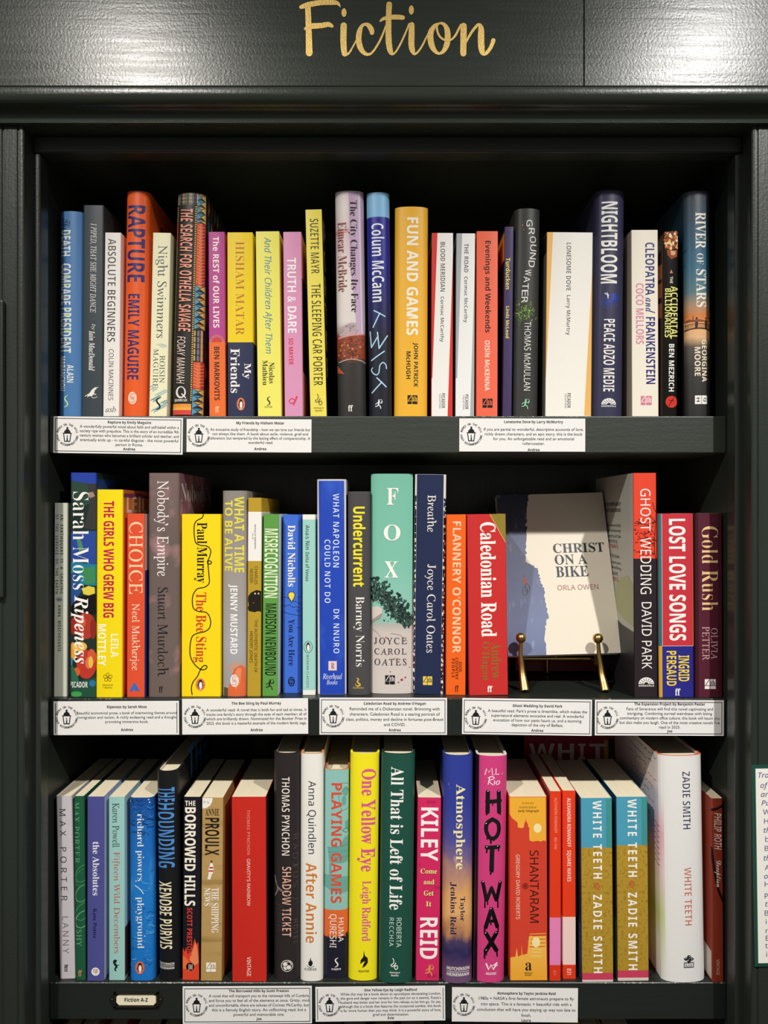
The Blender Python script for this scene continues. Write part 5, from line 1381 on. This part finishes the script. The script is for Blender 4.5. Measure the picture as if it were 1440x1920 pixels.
def teeth(top, bot, yt, yb, ys, xs, xe, lab):
    b = Book(3, 12, 'p', top, bot, yt, yb, '#4c9fba', lab, bands=[(ys[0], '#b8942f'), (ys[1], '#cc3f5c'), (ys[2], '#dccdc4')], left='#1c2a44', bulge=.0012, rough=.55)
    g = RAMP('gold_cloth%d' % yt, .198, [(0, '#b08c2a'), (1, '#b8942f')], 200, .2, '#9c7a22', 300, (.5, .65), rough=.6)
    b.poly('p', [(b_[0], b_[1]) for b_ in ((xs[0] - 74 + 1, ys[0] + 1), (xs[1] + 66, ys[0] + 1), (xs[1] + 71, ys[1] - 1), (xs[0] - 66, ys[1] - 1))] if False else [(top[0] + 4, ys[0] + 1), (top[1] + 2, ys[0] + 1), (bot[1] - 2, ys[1] - 1), (bot[0] + 1, ys[1] - 1)], g)
    b.poly('p', [(top[1] - 40, yt + 4), (top[1] - 2, yt + 4), (top[1] + 1, ys[0] - 1), (top[1] - 38, ys[0] - 1)], '#3f9490')
    b.text('t', 'WHITE TEETH', 'sb', '#f8f4ec', xs[0] + 4, xs[1] - 1, xe[0], xe[1], sp=1.32).text('a', 'ZADIE SMITH', 'sb', '#f8f4ec', xs[0] + 6, xs[1] + 2, xe[2], xe[3], sp=1.32)
    ey = (xe[1] + xe[2]) / 2 - 2; ex = (xs[0] + xs[1]) / 2 - 2
    b.stroke('p', [(ex - 18, ey), (ex, ey - 22), (ex + 18, ey), (ex, ey + 22), (ex - 18, ey)], 5, '#c4453c'); b.stroke('p', [(ex - 8, ey), (ex, ey - 10), (ex + 8, ey), (ex, ey + 10), (ex - 8, ey)], 4, '#c4453c')
    if yt > 440:
        b.sidepoly('L', 'p', [(.003, .0), (.1, .0), (.1, .075), (.003, .058)], '#2f4668')
    else:
        b.sidepoly('L', 'p', [(.003, .0), (.1, .0), (.1, .075), (.003, .064)], '#1f5a4c')
    b.build()
teeth((170, 376), (180, 386), 443, 1646, (768, 1588, 1632), (247, 309), (460, 970, 1075, 1588), 'left of two alike turquoise and ochre cloth-look paperbacks on the bottom shelf')
teeth((403, 608), (413, 618), 435, 1638, (752, 1572, 1618), (475, 539), (450, 958, 1060, 1568), 'right of two alike turquoise and ochre cloth-look paperbacks, beside the thick white hardback')

b = Book(3, 12, 'h', (688, 976), (712, 999), 168, 1651, '#e9e7e4', 'thick tall white hardback near the right end of the bottom shelf', bulge=.008, depth=.165,
         left=RAMP('washes', .25, [(0, '#eceae6'), (.15, '#e9e8e2'), (.28, '#ccd592'), (.38, '#e2e2cc'), (.5, '#e6cdd0'), (.64, '#e4a6b0'), (.74, '#ead8da'), (1, '#eeece9')], 12, .04))
b.edge = '#d9563e'
b.poly('p', [(690, 172), (716, 172), (736, 1648), (714, 1648)], RAMP('washes_spine', .25, [(0, '#eceae6'), (.28, '#cdd69a'), (.45, '#e8cfd2'), (.62, '#e8b4ba'), (.8, '#eceae8'), (1, '#eceae8')], 12, .04))
b.text('a', 'ZADIE SMITH', 'sm', '#26304f', 838, 888, 272, 648).text('t', 'WHITE TEETH', 'sm', '#cb6c56', 850, 897, 900, 1278)
b.poly('e', rect(846, 1520, 912, 1556), '#1f1f22').poly('e', rect(851, 1526, 877, 1550), '#e9e7e4').poly('e', rect(881, 1526, 907, 1550), '#e9e7e4').text('e', 'h', 'b', '#1f1f22', 858, 870, 1528, 1548, rot=0).text('e', 'h', 'b', '#1f1f22', 888, 900, 1528, 1548, rot=0)
for x, y, r in ((860, 1498, 14), (880, 1484, 14), (898, 1500, 13), (878, 1508, 16)): b.poly('e', ell(x, y, r, r * .8, 10), '#1f1f22')
for x, y in ((858, 1494), (884, 1482), (898, 1500), (874, 1506), (866, 1510)): b.poly('e', ell(x, y, 4, 3, 8), '#e9e7e4')
for k, (wd, z, c) in enumerate((('I waited in line for', .236, '#b8505a'), ('the shop to open', .226, '#b8505a'), ('and read it once', .216, '#4a4a5a'))):
    pass
rg = random.Random(6)
for k in range(9):
    z = .236 - k * .0085
    x = .10
    while x > .02 + (k % 3) * .01:
        L = .006 + rg.random() * .010
        p, f = stroke2d([(x, z), (x - L * .3, z + rg.gauss(.001, .0012)), (x - L * .6, z - rg.gauss(.001, .0012)), (x - L, z + rg.gauss(0, .001))], .0006, True)
        b.parts.setdefault('x', []).append((p, f, M('#b06068' if k in (2, 3) else '#5a5058'), 'L'))
        x -= L + .004
for k in range(8):
    z = .165 - k * .006
    p, f = stroke2d([(.022, z), (.017, z + .001), (.012, z - .001), (.006, z)], .0006, True)
    b.parts.setdefault('x', []).append((p, f, M('#4a444c'), 'L'))
b.build()

b = Book(3, 12, 'p', (1024, 1101), (1030, 1110), 445, 1646, '#8c3421', 'slim rust red paperback with a black wire line, last on the bottom shelf', rough=.3, depth=.12, bulge=.0015)
b.stroke('p', [(1024, 520), (1060, 512), (1090, 496), (1101, 486)], 16, '#1f110e'); b.stroke('p', [(1026, 770), (1040, 880), (1062, 1010), (1090, 1090), (1108, 1130)], 16, '#1f110e')
b.text('a', 'PHILIP ROTH', 'si', '#f3e4da', 1044, 1091, 540, 780).text('t', 'Deception', 'c', '#f3e4da', 1044, 1090, 852, 1025).text('e', 'VINTAGE', 's', '#d9b4a4', 1058, 1079, 1498, 1600)
b.sidepoly('L', 'p', [(.0015, .002), (.03, .002), (.03, .034), (.0015, .032)], '#d8cfc4')
b.build()
# ------------------------------------------------------------------ the face-out book on its brass easel, and what stands behind
zs2 = ZC + SHELF_Z[2]
def facing(name, BL_, BR_, TL_, TR_, Db, Dt, th, label, cover_col, group=GROUP[2]):
    """a book shown cover-first, leaning back: corners are pixels, Db / Dt the depths of foot and head"""
    bl, br, tl = P(BL_[0], BL_[1], Db), P(BR_[0], BR_[1], Db), P(TL_[0], TL_[1], Dt)
    ux = (br - bl); w = ux.length; ux.normalize()
    uz = tl - bl; uz -= ux * uz.dot(ux); h = uz.length; uz.normalize()
    uy = uz.cross(ux)
    r = root(name, (0, 0, 0), label, 'book', group)
    r.matrix_world = Matrix(((ux.x, uy.x, uz.x, bl.x), (ux.y, uy.y, uz.y, bl.y), (ux.z, uy.z, uz.z, bl.z), (0, 0, 0, 1)))
    mb = MB(); c = M(cover_col, .45)
    e = .0006
    mb.box((0, 0, 0), (w, e, h), c); mb.box((0, th - e, 0), (w, th, h), c); mb.box((0, e, 0), (e, th - e, h), c)
    mb.build('cover', r)
    mb = MB(); mb.box((e + .0001, e + .0001, .0005), (w - .0005, th - e - .0001, h - .0005), PAGES['white']); mb.build('page_block', r)
    return r, w, h
r, w, h = facing('paperback_book', (953, 1230), (1166, 1224), (926, 929), (1125, 923), 0.872, 0.933, 0.013, 'cream and slate blue paperback shown cover-first on the brass easel', '#ddd4c2')
CB = RAMP('slate_paint', .193, [(0, '#646f92'), (.2, '#6d7899'), (.45, '#5d6786'), (.7, '#4c536e'), (.8, '#444960'), (1, '#393c50')], 60, .08, '#8791ad', 110, (.60, .75), stretch=(1, 1, .4))
rg = random.Random(2)
mbp = MB()
edge = [(.62, 1.0), (.61, .93), (.585, .84), (.555, .75), (.52, .62), (.50, .56), (.56, .50), (.61, .47), (.64, .40), (.645, .33), (.60, .32), (.63, .24), (.66, .16), (.63, .15), (.58, .10), (.53, .05), (.525, 0.0)]
# torn edge between the blue paint and the cream paper, in cover fractions
edge = [(.30, 1.0), (.295, .95), (.275, .88), (.265, .80), (.25, .72), (.235, .62), (.225, .575), (.245, .555), (.30, .54), (.33, .51), (.345, .47), (.35, .42), (.375, .40), (.365, .35), (.375, .27), (.395, .22), (.365, .205), (.345, .14), (.33, .08), (.335, 0.0)]
jag = []
for i in range(len(edge) - 1):
    (x0, y0), (x1, y1) = edge[i], edge[i + 1]
    for k in range(5):
        t = k / 5
        jag.append((x0 + (x1 - x0) * t + rg.gauss(0, .006), y0 + (y1 - y0) * t))
jag.append(edge[-1])
poly = [(0.001, 1.0), *jag, (0.001, 0.0)]
pv, pf = tri2d([(x * w, y * h) for x, y in poly])
mbp.add([(x, -.00015, z) for x, z in pv], pf, CB)
for poly_, c in (([(.178, .452), (.200, .470), (.222, .452), (.218, .425), (.188, .428)], '#a04a40'), ([(.196, .485), (.208, .485), (.206, .470), (.196, .470)], '#7a4a44')):
    pv, pf = tri2d([(x * w, y * h) for x, y in poly_]); mbp.add([(x, -.0002, z) for x, z in pv], pf, M(c))
for cx, cz in ((.195, .385), (.218, .402)):
    v, f = stroke2d([(cx * w + .0028 * math.cos(a_ * .6), cz * h + .0052 * math.sin(a_ * .6)) for a_ in range(12)], .0009, False)
    mbp.add([(x, -.0002, z) for x, z in v], f, M('#4a4a5c'))
mbp.build('cover_picture', r, weld=False)
def facetext(name, lines, col, sty):
    mb = MB()
    for s_, x0, x1, z0, z1 in lines:
        pts, fc = fit_text(s_, sty, (x0 + x1) / 2 * w, (z0 + z1) / 2 * h, (x1 - x0) * w, (z1 - z0) * h, 0, True)
        mb.add([(x, -.0003, z) for x, z in pts], fc, M(col))
    mb.build(name, r, weld=False)
facetext('title_lettering', [('CHRIST', .485, .955, .615, .675), ('ON A', .49, .785, .542, .604), ('BIKE', .49, .785, .465, .530)], '#1f2c36', 'b')
facetext('author_lettering', [('ORLA OWEN', .49, .86, .383, .415)], '#9a6a64', 's')

r2, w2, h2 = facing('paperback_book', (967, 1258), (1156, 1258), (921, 930), (1112, 930), 0.950, 0.990, 0.012, 'dark red paperback almost hidden behind the cream cover on the easel', '#7c1c24')
mb = MB()
mb.box((w2 * .78, -.0002, h2 * .035), (w2 * .985, 0.0, h2 * .16), M('#e9e6df'))
for k in range(22):
    mb.box((w2 * .80 + k * w2 * .008, -.0004, h2 * .05), (w2 * .80 + k * w2 * .008 + w2 * (.002 + .003 * (k % 3 == 0)), -.0002, h2 * .14), M('#1c1a1a'))
mb.build('barcode_panel', r2)

brass, nt, bs = nodes_mat('brass')
bs.inputs['Metallic'].default_value = 1.0
bs.inputs['Roughness'].default_value = 0.3
bs.inputs['Base Color'].default_value = lin('#b79a5c')
add_bump(nt, bs, 90, 0.3, 0.0006)
ez = root('book_easel', (P(1050, 1260, .872).x, 0.872, zs2), 'brass display easel with two ball-tipped legs on the middle shelf', 'easel')
def epart(mb, name, **k):
    o = mb.build(name, None, **k); o.parent = ez
    o.matrix_parent_inverse = Matrix.Translation(-ez.location)
    return o
fx = []
for (bx, by), (mx_, my_), (kx, ky) in (((977, 1196), (976, 1225), (985, 1297)), ((1121, 1197), (1123, 1226), (1136, 1300))):
    D0 = .862
    B_ = P(bx, by, D0); m1 = P(mx_, my_, D0); m2 = P((mx_ * .6 + kx * .4), my_ * .5 + ky * .5, D0 - .004); ft = P(kx, ky, .846); ft.z = zs2 + .0022
    mb = MB()
    mb.tube([B_ + Vector((0, 0, -.003)), m1, (m1 + m2) / 2 + Vector((0, -.001, 0)), m2, m2 * .45 + ft * .55, ft * .97 + m2 * .03, ft],
            [(.0022, .0020), (.0025, .0022), (.0031, .0024), (.0038, .0026), (.0045, .0026), (.0049, .0024), (.0047, .0014)], brass, 14)
    # shelf arm that carries the book, running back under it to the strut
    mb.tube([m1 + Vector((0, .001, -.004)), m1 + Vector((0, .006, -.012)), Vector((m1.x, .880, P(0, 1236, .872).z - .0028)), Vector((m1.x, .894, P(0, 1236, .872).z - .0028))], .0022, brass, 10)
    mb.ball(B_, .0058, brass)
    epart(mb, 'leg', smooth=True)
mb = MB()
cx = ez.location.x
mb.tube([(cx, .893, P(0, 1236, .872).z - .002), (cx, .9415, zs2 + .17)], .0022, brass, 10)
mb.tube([(cx, .9415, zs2 + .17), (cx, .9425, zs2 + .0024)], .0022, brass, 10)
mb.tube([(cx - .045, .893, P(0, 1236, .872).z - .0028), (cx + .045, .893, P(0, 1236, .872).z - .0028)], .0022, brass, 10)
epart(mb, 'back_strut', smooth=True)

# red book standing cover-first against the back of the bottom shelf
zs3 = ZC + SHELF_Z[3]
Dk = 0.992
s = Dk / F
r3 = root('paperback_book', ((983 - CX) * s, Dk, zs3 + .0002), 'dark red book standing cover-first at the back of the bottom shelf', 'book', GROUP[3])
wk = .128; hk = (960 - 1379) * s + .5025
mb = MB(); c = M('#a3203c')
mb.box((0, 0, 0), (wk, .0006, hk), c); mb.box((0, .0114, 0), (wk, .012, hk), c); mb.box((0, .0006, 0), (.0006, .0114, hk), c)
mb.build('cover', r3)
mb = MB(); mb.box((.0007, .0007, .0006), (wk - .0006, .0113, hk - .0006), PAGES['cream']); mb.build('page_block', r3)
mb = MB()
for ch, x0, x1 in (('W', 992, 1040), ('H', 1046, 1076), ('I', 1084, 1098), ('T', 1105, 1136)):
    pts, fc = fit_text(ch, 'sb', ((x0 + x1) / 2 - 983) * s, (1421.5 - 1409.5) * s * -1 + (1421.5 - 1379) * 0 + hk - (1409.5 - 1379) * s + (1421.5 - 1409.5) * s, (x1 - x0) * s, 30 * s, 0, True)
    mb.add([(x, -.0003, z) for x, z in pts], fc, M('#e4ddd2'))
mb.build('title_lettering', r3, weld=False)
mb = MB(); mb.box((.103, -.0002, hk - .05), (.1085, 0, hk - .006), M('#c8a23a')); mb.box((.1085, -.0002, .001), (wk, 0, hk - .004), M('#2c2420')); mb.build('cover_picture', r3)

# ------------------------------------------------------------------ staff cards taped to the shelf fronts
INK = '#17171a'
def card(TL, TR, BL_, label, title, lines, who, border, ft):
    """ft: fractions of the card's height for title, first line, line step, signature; size of the type in pixels"""
    D = SHELF_D - .0005
    s = D / F
    tl, tr, bl = P(TL[0], TL[1], D), P(TR[0], TR[1], D), P(BL_[0], BL_[1], D)
    w = (tr - tl).length; ang = math.atan2(tr.z - tl.z, tr.x - tl.x)
    h = (tl - bl).length
    r = root('staff_pick_card', (bl.x, D, bl.z), label, 'card', 'staff recommendation cards', (0, -ang, 0))
    mb = MB(); mb.box((0, -.0006, 0), (w, 0, h), M('#efedea', .5)); mb.build('paper', r)
    if border:
        mb = MB(); c = M('#3a3a40'); a = 3.2 * s; t = 1.1 * s
        for x0, z0, x1, z1 in ((a, a, w - a, a + t), (a, h - a - t, w - a, h - a), (a, a, a + t, h - a), (w - a - t, a, w - a, h - a)):
            if border == 'sides' and z1 - z0 < t * 2: continue
            mb.box((x0, -.0008, z0), (x1, -.0006, z1), c)
        mb.build('border', r)
    # wording
    mb = MB(); ink = M(INK, .6)
    cx = w * ft['cx']; tb = h * (1 - ft['t'])
    def line(txt, style, z, x0=None, x1=None, hpx=6.0, cxx=None):
        pts, fc, b = text2d(txt, style)
        k = hpx * s / .70
        wd = (b[1] - b[0]) * k
        lim = w * ft.get('wmax', .735)
        kx = k * min(.92 if style == 'sb' else 1.0, lim / wd)
        m = (b[0] + b[1]) / 2
        mb.add([(cx + (x - m) * kx, -.0008, z + y * k) for x, y in pts], fc, ink)
    line(title, 'sb', h * (1 - ft['t']), hpx=ft.get('ht', 5.0) * .96)
    for i, tx in enumerate(lines):
        line(tx, 'p', h * (1 - ft['l'] - ft['s'] * i), hpx=ft.get('hl', 6.0) * .86)
    line(who, 'sb', h * (1 - ft['w']), hpx=ft.get('ht', 5.0) * .96)
    mb.build('lettering', r, weld=False)
    # lantern in a ring of words
    mb = MB(); ex = w * ft.get('ex', .112); ez_ = h * ft.get('ez', .50); R = ft.get('R', 20) * s
    q = lambda pts: mb.add([(ex + x * R, -.0008, ez_ + z * R) for x, z in pts], [tuple(f) for f in tri2d(pts)[1]], ink)
    q([(-.07, .72), (.07, .72), (.10, .60), (.04, .56), (.12, .50), (-.12, .50), (-.04, .56), (-.10, .60)])
    q([(-.12, .50), (.12, .50), (.26, .36), (.32, .16), (-.32, .16), (-.26, .36)])
    q([(-.46, .17), (.46, .17), (.40, .10), (-.40, .10)])
    q([(-.38, .10), (-.30, .10), (-.20, -.62), (-.28, -.66)]); q([(.38, .10), (.30, .10), (.20, -.62), (.28, -.66)])
    q([(-.28, -.66), (.28, -.66), (.27, -.58), (-.27, -.58)])
    q([(-.06, -.58), (.06, -.58), (.05, -.26), (-.05, -.26)]); q(ell(0, -.14, .05, .09, 10))
    def ring(txt, a0, a1, rr, inward):
        n = len(txt)
        for i, ch in enumerate(txt):
            if ch == ' ': continue
            an = math.radians(a0 + (a1 - a0) * (i + .5) / n)
            pts, fc, b = text2d(ch, 'sb')
            k = .19 / .70; m = (b[0] + b[1]) / 2
            out = []
            for x, y in pts:
                xx, yy = (x - m) * k * .82, y * k
                if inward:
                    rad = rr + .19 - yy; out.append((rad * math.cos(an) - xx * math.sin(an), rad * math.sin(an) + xx * math.cos(an)))
                else:
                    rad = rr + yy; out.append((rad * math.cos(an) + xx * math.sin(an), rad * math.sin(an) - xx * math.cos(an)))
            mb.add([(ex + x * R, -.0008, ez_ + z * R) for x, z in out], fc, ink)
    ring('BOOKS ON THE HILL', 168, 8, .86, False)
    ring('STAFF RECOMMENDATIONS', 180, 356, .86, True)
    mb.build('emblem', r, weld=False)
    return r
CD = [
 ((100.5, 780.5), (343, 784), (100, 849), 'bordered white card beneath the orange and charcoal books at the left of the top shelf', 'Rapture by Emily Maguire',
  ['A wonderfully powerful novel about faith and self-belief within a', 'society ripe with prejudice. This is the story of an incredible 9th', 'century woman who becomes a brilliant scholar and teacher, and', 'eventually ends up - in careful disguise - the most powerful', 'person in Rome.'], 'Andrea', True, dict(cx=.587, t=.175, l=.300, s=.122, w=.905, hl=6.3, wmax=.765, ez=.50, ex=.108)),
 ((350, 785.5), (584, 786.5), (350, 847.5), 'borderless white card beneath the yellow and navy book on the top shelf', 'My Friends by Hisham Matar',
  ['An evocative study of friendship - how we can love our friends but', 'not always like them. A book about exile, violence, grief and', 'alienation; but tempered by the lasting effect of companionship. A', 'wonderful read'], 'Andrea', None, dict(cx=.590, t=.155, l=.355, s=.130, w=.935, hl=6.0, wmax=.80, ez=.50, ex=.098)),
 ((861, 784.5), (1097, 785), (861, 846.5), 'borderless white card right of centre on the front of the top shelf', 'Lonesome Dove by Larry McMurtry',
  ['If you are partial to wonderful, descriptive accounts of love,', 'richly drawn characters, and an epic story, this is the book', 'for you. An unforgettable read and an emotional', 'rollercoaster.'], 'Andrea', None, dict(cx=.590, t=.140, l=.370, s=.142, w=.985, hl=6.3, wmax=.80, ez=.52, ex=.095)),
 ((101, 1315), (336, 1314), (101, 1378), 'white card at the left end of the middle shelf with few lines of text', 'Ripeness by Sarah Moss',
  ['Beautiful economical prose, a book of intertwining themes around', 'immigration and racism. A richly endearing read and a thought', 'provoking immersive book.'], 'Andrea', 'sides', dict(cx=.585, t=.205, l=.385, s=.130, w=.885, hl=6.0, wmax=.795, ez=.53, ex=.105)),
 ((344, 1310.5), (580, 1309), (342, 1377), 'borderless white card beneath the thick yellow book on the middle shelf', 'The Bee Sting by Paul Murray',
  ['A wonderful read. A novel that is both fun and sad at times, it', 'tracks one family’s story through the eyes of each member; all of', 'which are brilliantly drawn. Nominated for the Booker Prize in', '2023, this book is a masterful example of the modern family saga.'], 'Andrea', None, dict(cx=.590, t=.165, l=.350, s=.125, w=.915, hl=6.1, wmax=.795, ez=.50, ex=.102)),
 ((599, 1308), (838, 1308.5), (599, 1377), 'bordered white card beneath the cobalt blue and mint books', 'Caledonian Road by Andrew O’Hagan',
  ['Reminded me of a Dickensian novel. Brimming with', 'characters, Caledonian Road is a searing portrait of', 'class, politics, money and decline in fortunes post-Brexit', 'and COVID.'], 'Andrea', True, dict(cx=.590, t=.185, l=.335, s=.142, w=.905, hl=6.6, wmax=.765, ez=.50, ex=.108)),
 ((866, 1308.5), (1109, 1312), (866, 1376), 'bordered white card right below the brass easel', 'Ghost Wedding by David Park',
  ['A beautiful read. Park’s prose is dreamlike, which makes the', 'supernatural elements evocative and real. A wonderful', 'evocation of how our pasts haunt us, and a stunning', 'depiction of the city of Belfast.'], 'Andrea', True, dict(cx=.580, t=.225, l=.375, s=.128, w=.905, hl=6.4, wmax=.765, ez=.46, ex=.105)),
 ((1115.5, 1312), (1357, 1313), (1115, 1378.5), 'bordered white card at the right end of the middle shelf', 'The Expansion Project by Benjamin Pester',
  ['Fans of Severance will find this novel captivating and', 'intriguing. Combining surreal weirdness with biting', 'commentary on modern office culture, this book will haunt you', 'but also make you laugh. One of the most creative novels I’ve', 'read in 2025.'], 'Joe', True, dict(cx=.580, t=.145, l=.285, s=.128, w=.905, hl=6.3, wmax=.775, ez=.50, ex=.098)),
 ((345, 1849.5), (587, 1848.5), (343, 1919), 'bordered white card beside the cream name plate on the bottom shelf', 'The Borrowed Hills by Scott Preston',
  ['A novel that will transport you to the rainswept hills of Cumbria', 'and force you to feel all of the elements at once. Gritty, vivid', 'and uncomfortable, there are echoes of Cormac McCarthy, but', 'this is a fiercely English story. An unflinching read, but a', 'powerful and memorable one.'], 'Joe', True, dict(cx=.590, t=.150, l=.285, s=.126, w=.905, hl=6.4, wmax=.775, ez=.50, ex=.108)),
 ((591, 1850.5), (834, 1848), (592, 1915), 'bordered white card beneath the vivid yellow book, the one most crowded with text', 'One Yellow Eye by Leigh Radford',
  ['While this may be a book about an apocalypse devastating London,', 'this gore and danger now remains in the past (or so it seems). Kesta’s', 'husband was bitten and her love for him refuses to let him go. So yes,', 'although this is a book that features the occasional zombie, this book', 'is far more human than you may think. It is a powerful story of love,', 'grief and determination.'], 'Evie', 'sides', dict(cx=.580, t=.130, l=.245, s=.119, w=.945, hl=5.7, ht=4.8, wmax=.775, ez=.48, ex=.108)),
 ((848, 1851), (1084, 1853), (847, 1914.5), 'borderless white card rightmost on the front of the bottom shelf', 'Atmosphere by Taylor Jenkins Reid',
  ['1980s + NASA’s first female astronauts prepare to fly', 'into space. This is a fantastic + beautiful ride with a', 'conclusion that will have you staying up way too late to', 'finish.'], 'Laura', None, dict(cx=.590, t=.190, l=.345, s=.165, w=.985, hl=6.7, wmax=.80, ez=.50, ex=.095)),
]
for a in CD: card(*a)

# ------------------------------------------------------------------ name plate in a metal holder
D = SHELF_D - .0005; s = D / F
hp = P(256, 1873.5, D)
lh = root('label_holder', (hp.x, D, hp.z), 'dark metal label holder with a cream card lettered Fiction A-Z on the bottom shelf', 'label holder')
dm, nt, bs = nodes_mat('dark_metal'); bs.inputs['Metallic'].default_value = .85; bs.inputs['Roughness'].default_value = .35; bs.inputs['Base Color'].default_value = lin('#4a443c'); add_bump(nt, bs, 400, .2, .0004)
mb = MB()
W, H = 42 * s, 13.5 * s
for x0, z0, x1, z1 in ((-W, -H, W, -H + 2.2 * s), (-W, H - 2.2 * s, W, H), (-W, -H, -W + 4 * s, H), (W - 4 * s, -H, W, H)):
    mb.box((x0, -.0022, z0), (x1, 0, z1), dm)
for sg in (-1, 1):
    v = [(sg * (W - .0005) + sg * 8 * s * math.sin(math.radians(k * 18)), 8.5 * s * math.cos(math.radians(k * 18))) for k in range(11)]
    mb.add([(x, -.0012, z) for x, z in v] + [(x, 0, z) for x, z in v], [tuple(range(11)), tuple(range(11, 22))[::-1]] + [(i, (i + 1) % 11, 11 + (i + 1) % 11, 11 + i) for i in range(11)], dm)
mb.build('frame', lh)
mb = MB()
a, c_, k = 37.2 * s, 10.2 * s, 5 * s
v = [(-a + k, -c_), (a - k, -c_), (a, -c_ + k), (a, c_ - k), (a - k, c_), (-a + k, c_), (-a, c_ - k), (-a, -c_ + k)]
mb.add([(x, -.0009, z) for x, z in v] + [(x, 0, z) for x, z in v], [tuple(range(8)), tuple(range(8, 16))[::-1]] + [(i, (i + 1) % 8, 8 + (i + 1) % 8, 8 + i) for i in range(8)], M('#f4eccf'))
o = mb.build('card', lh)
mb = MB()
pts, fc = fit_text('Fiction A-Z', 'sb', 0.0, 0.4 * s, 43.5 * s, 7.4 * s, 0, True)
mb.add([(x, -.0012, z) for x, z in pts], fc, M('#1c1a17')); mb.build('lettering', lh, weld=False)
for sg in (-1, 1):
    mb = MB(); mb.ball((sg * (W + 3.2 * s), -.0014, 0), 2.4 * s, dm, 14, (1, .6, 1)); mb.build('screw', lh, smooth=True)

# ------------------------------------------------------------------ handwritten note on the right pilaster
Dn = DP - .0006; s = Dn / F
tl, bl = P(1409, 1434, Dn), P(1414.5, 1811, Dn)
ang = math.atan2(bl.x - tl.x, tl.z - bl.z)
hN = (tl - bl).length; wN = .135
nt_ = root('handwritten_note', (bl.x, Dn, bl.z), 'handwritten note on white paper with a green border on the right pilaster', 'note', None, (0, -ang, 0))
mb = MB(); mb.box((0, -.0012, 0), (wN, 0, hN), M('#1d4a3e', .35)); mb.build('backing_card', nt_)
mb = MB(); mb.box((.0032, -.0018, .0036), (wN - .0032, -.0012, hN - .0036), M('#efece4', .6)); mb.build('paper', nt_)
mb = MB(); blue = M('#4a4a86')
ws = ['Tra', 'of', 'ar', 'Pu', 'W', 'H', 'th', 'b', 'B', 'th', 'A', 'ov', 'H', 'P', 'th', 'B', 'i', 'r', 'B', 't', 'i']
ys = [1451, 1470, 1487, 1503, 1520, 1537, 1554, 1571, 1588, 1606, 1624, 1640, 1655, 1677, 1692, 1709, 1725, 1742, 1756, 1770, 1786]
xs = [1420, 1424, 1425, 1426, 1429, 1431, 1430, 1433, 1432, 1430, 1432, 1431, 1432, 1432, 1433, 1432, 1434, 1434, 1434, 1433, 1435]
for t_, y, x in zip(ws, ys, xs):
    pts, fc, b_ = text2d(t_, 'sl' if len(t_) < 2 else 'si')
    k = (9.5 if t_[0].isupper() or t_[0] in 'tb' else 9.5) * s / .72
    X0 = (x - 1409 - (y - 1434) * 5.5 / 377) * s
    Z0 = hN - (y + 6 - 1434) * s
    mb.add([(X0 + (px_ - b_[0]) * k * 1.12, -.0020, Z0 + py_ * k) for px_, py_ in pts], fc, blue)
mb.build('lettering', nt_, weld=False)

# dark framed plaque whose edge just shows on the left pilaster
pl_ = root('wall_plaque', (P(-40, 870, DP).x, DP, P(0, 1120, DP).z), 'dark plaque whose edge just shows on the left pilaster', 'plaque')
x1 = P(5, 0, DP - .006).x - pl_.location.x
mb = MB(); mb.box((x1 - .09, -.006, 0), (x1, -.0002, P(0, 565, DP).z - pl_.location.z), PAINT_V); mb.build('board', pl_, bevel=.0015)

# ------------------------------------------------------------------ tops of the books on the shelf underneath
zs4 = ZC - .806
GR4 = 'books on the shelf underneath'
lo = [(112, 150, '#6f1d22', 'dark red'), (152, 172, '#b9b09c', 'buff'), (196, 238, '#8a2026', 'crimson'), (256, 296, '#d9d2c0', 'cream'), (300, 340, '#2a2420', 'black'),
      (640, 690, '#3c3f44', 'slate'), (700, 742, '#8a6a3a', 'tan'), (748, 800, '#2e3f3a', 'dark green'), (1090, 1130, '#b59a4e', 'ochre'), (1134, 1180, '#c9c1b0', 'stone grey')]
for xa, xb, c, nm in lo:
    D = .832; s = D / F
    w_ = (xb - xa) * s; h_ = .2465; a = w_ / 2
    r = root('hardback_book', (((xa + xb) / 2 - CX) * s, D, zs4 + .0002), nm + ' book whose top edge just shows beneath the bottom shelf', 'book', GR4)
    mb = MB(); t = .0022; dp = .155
    mb.box((-a, 0, 0), (a, t, h_), M(c)); mb.box((-a, t, 0), (-a + t, dp, h_), M(c)); mb.box((a - t, t, 0), (a, dp, h_), M(c)); mb.build('cover', r)
    mb = MB(); mb.box((-a + t + .0003, t + .002, .003), (a - t - .0003, dp - .004, h_ - .003), PAGES['cream']); mb.build('page_block', r)
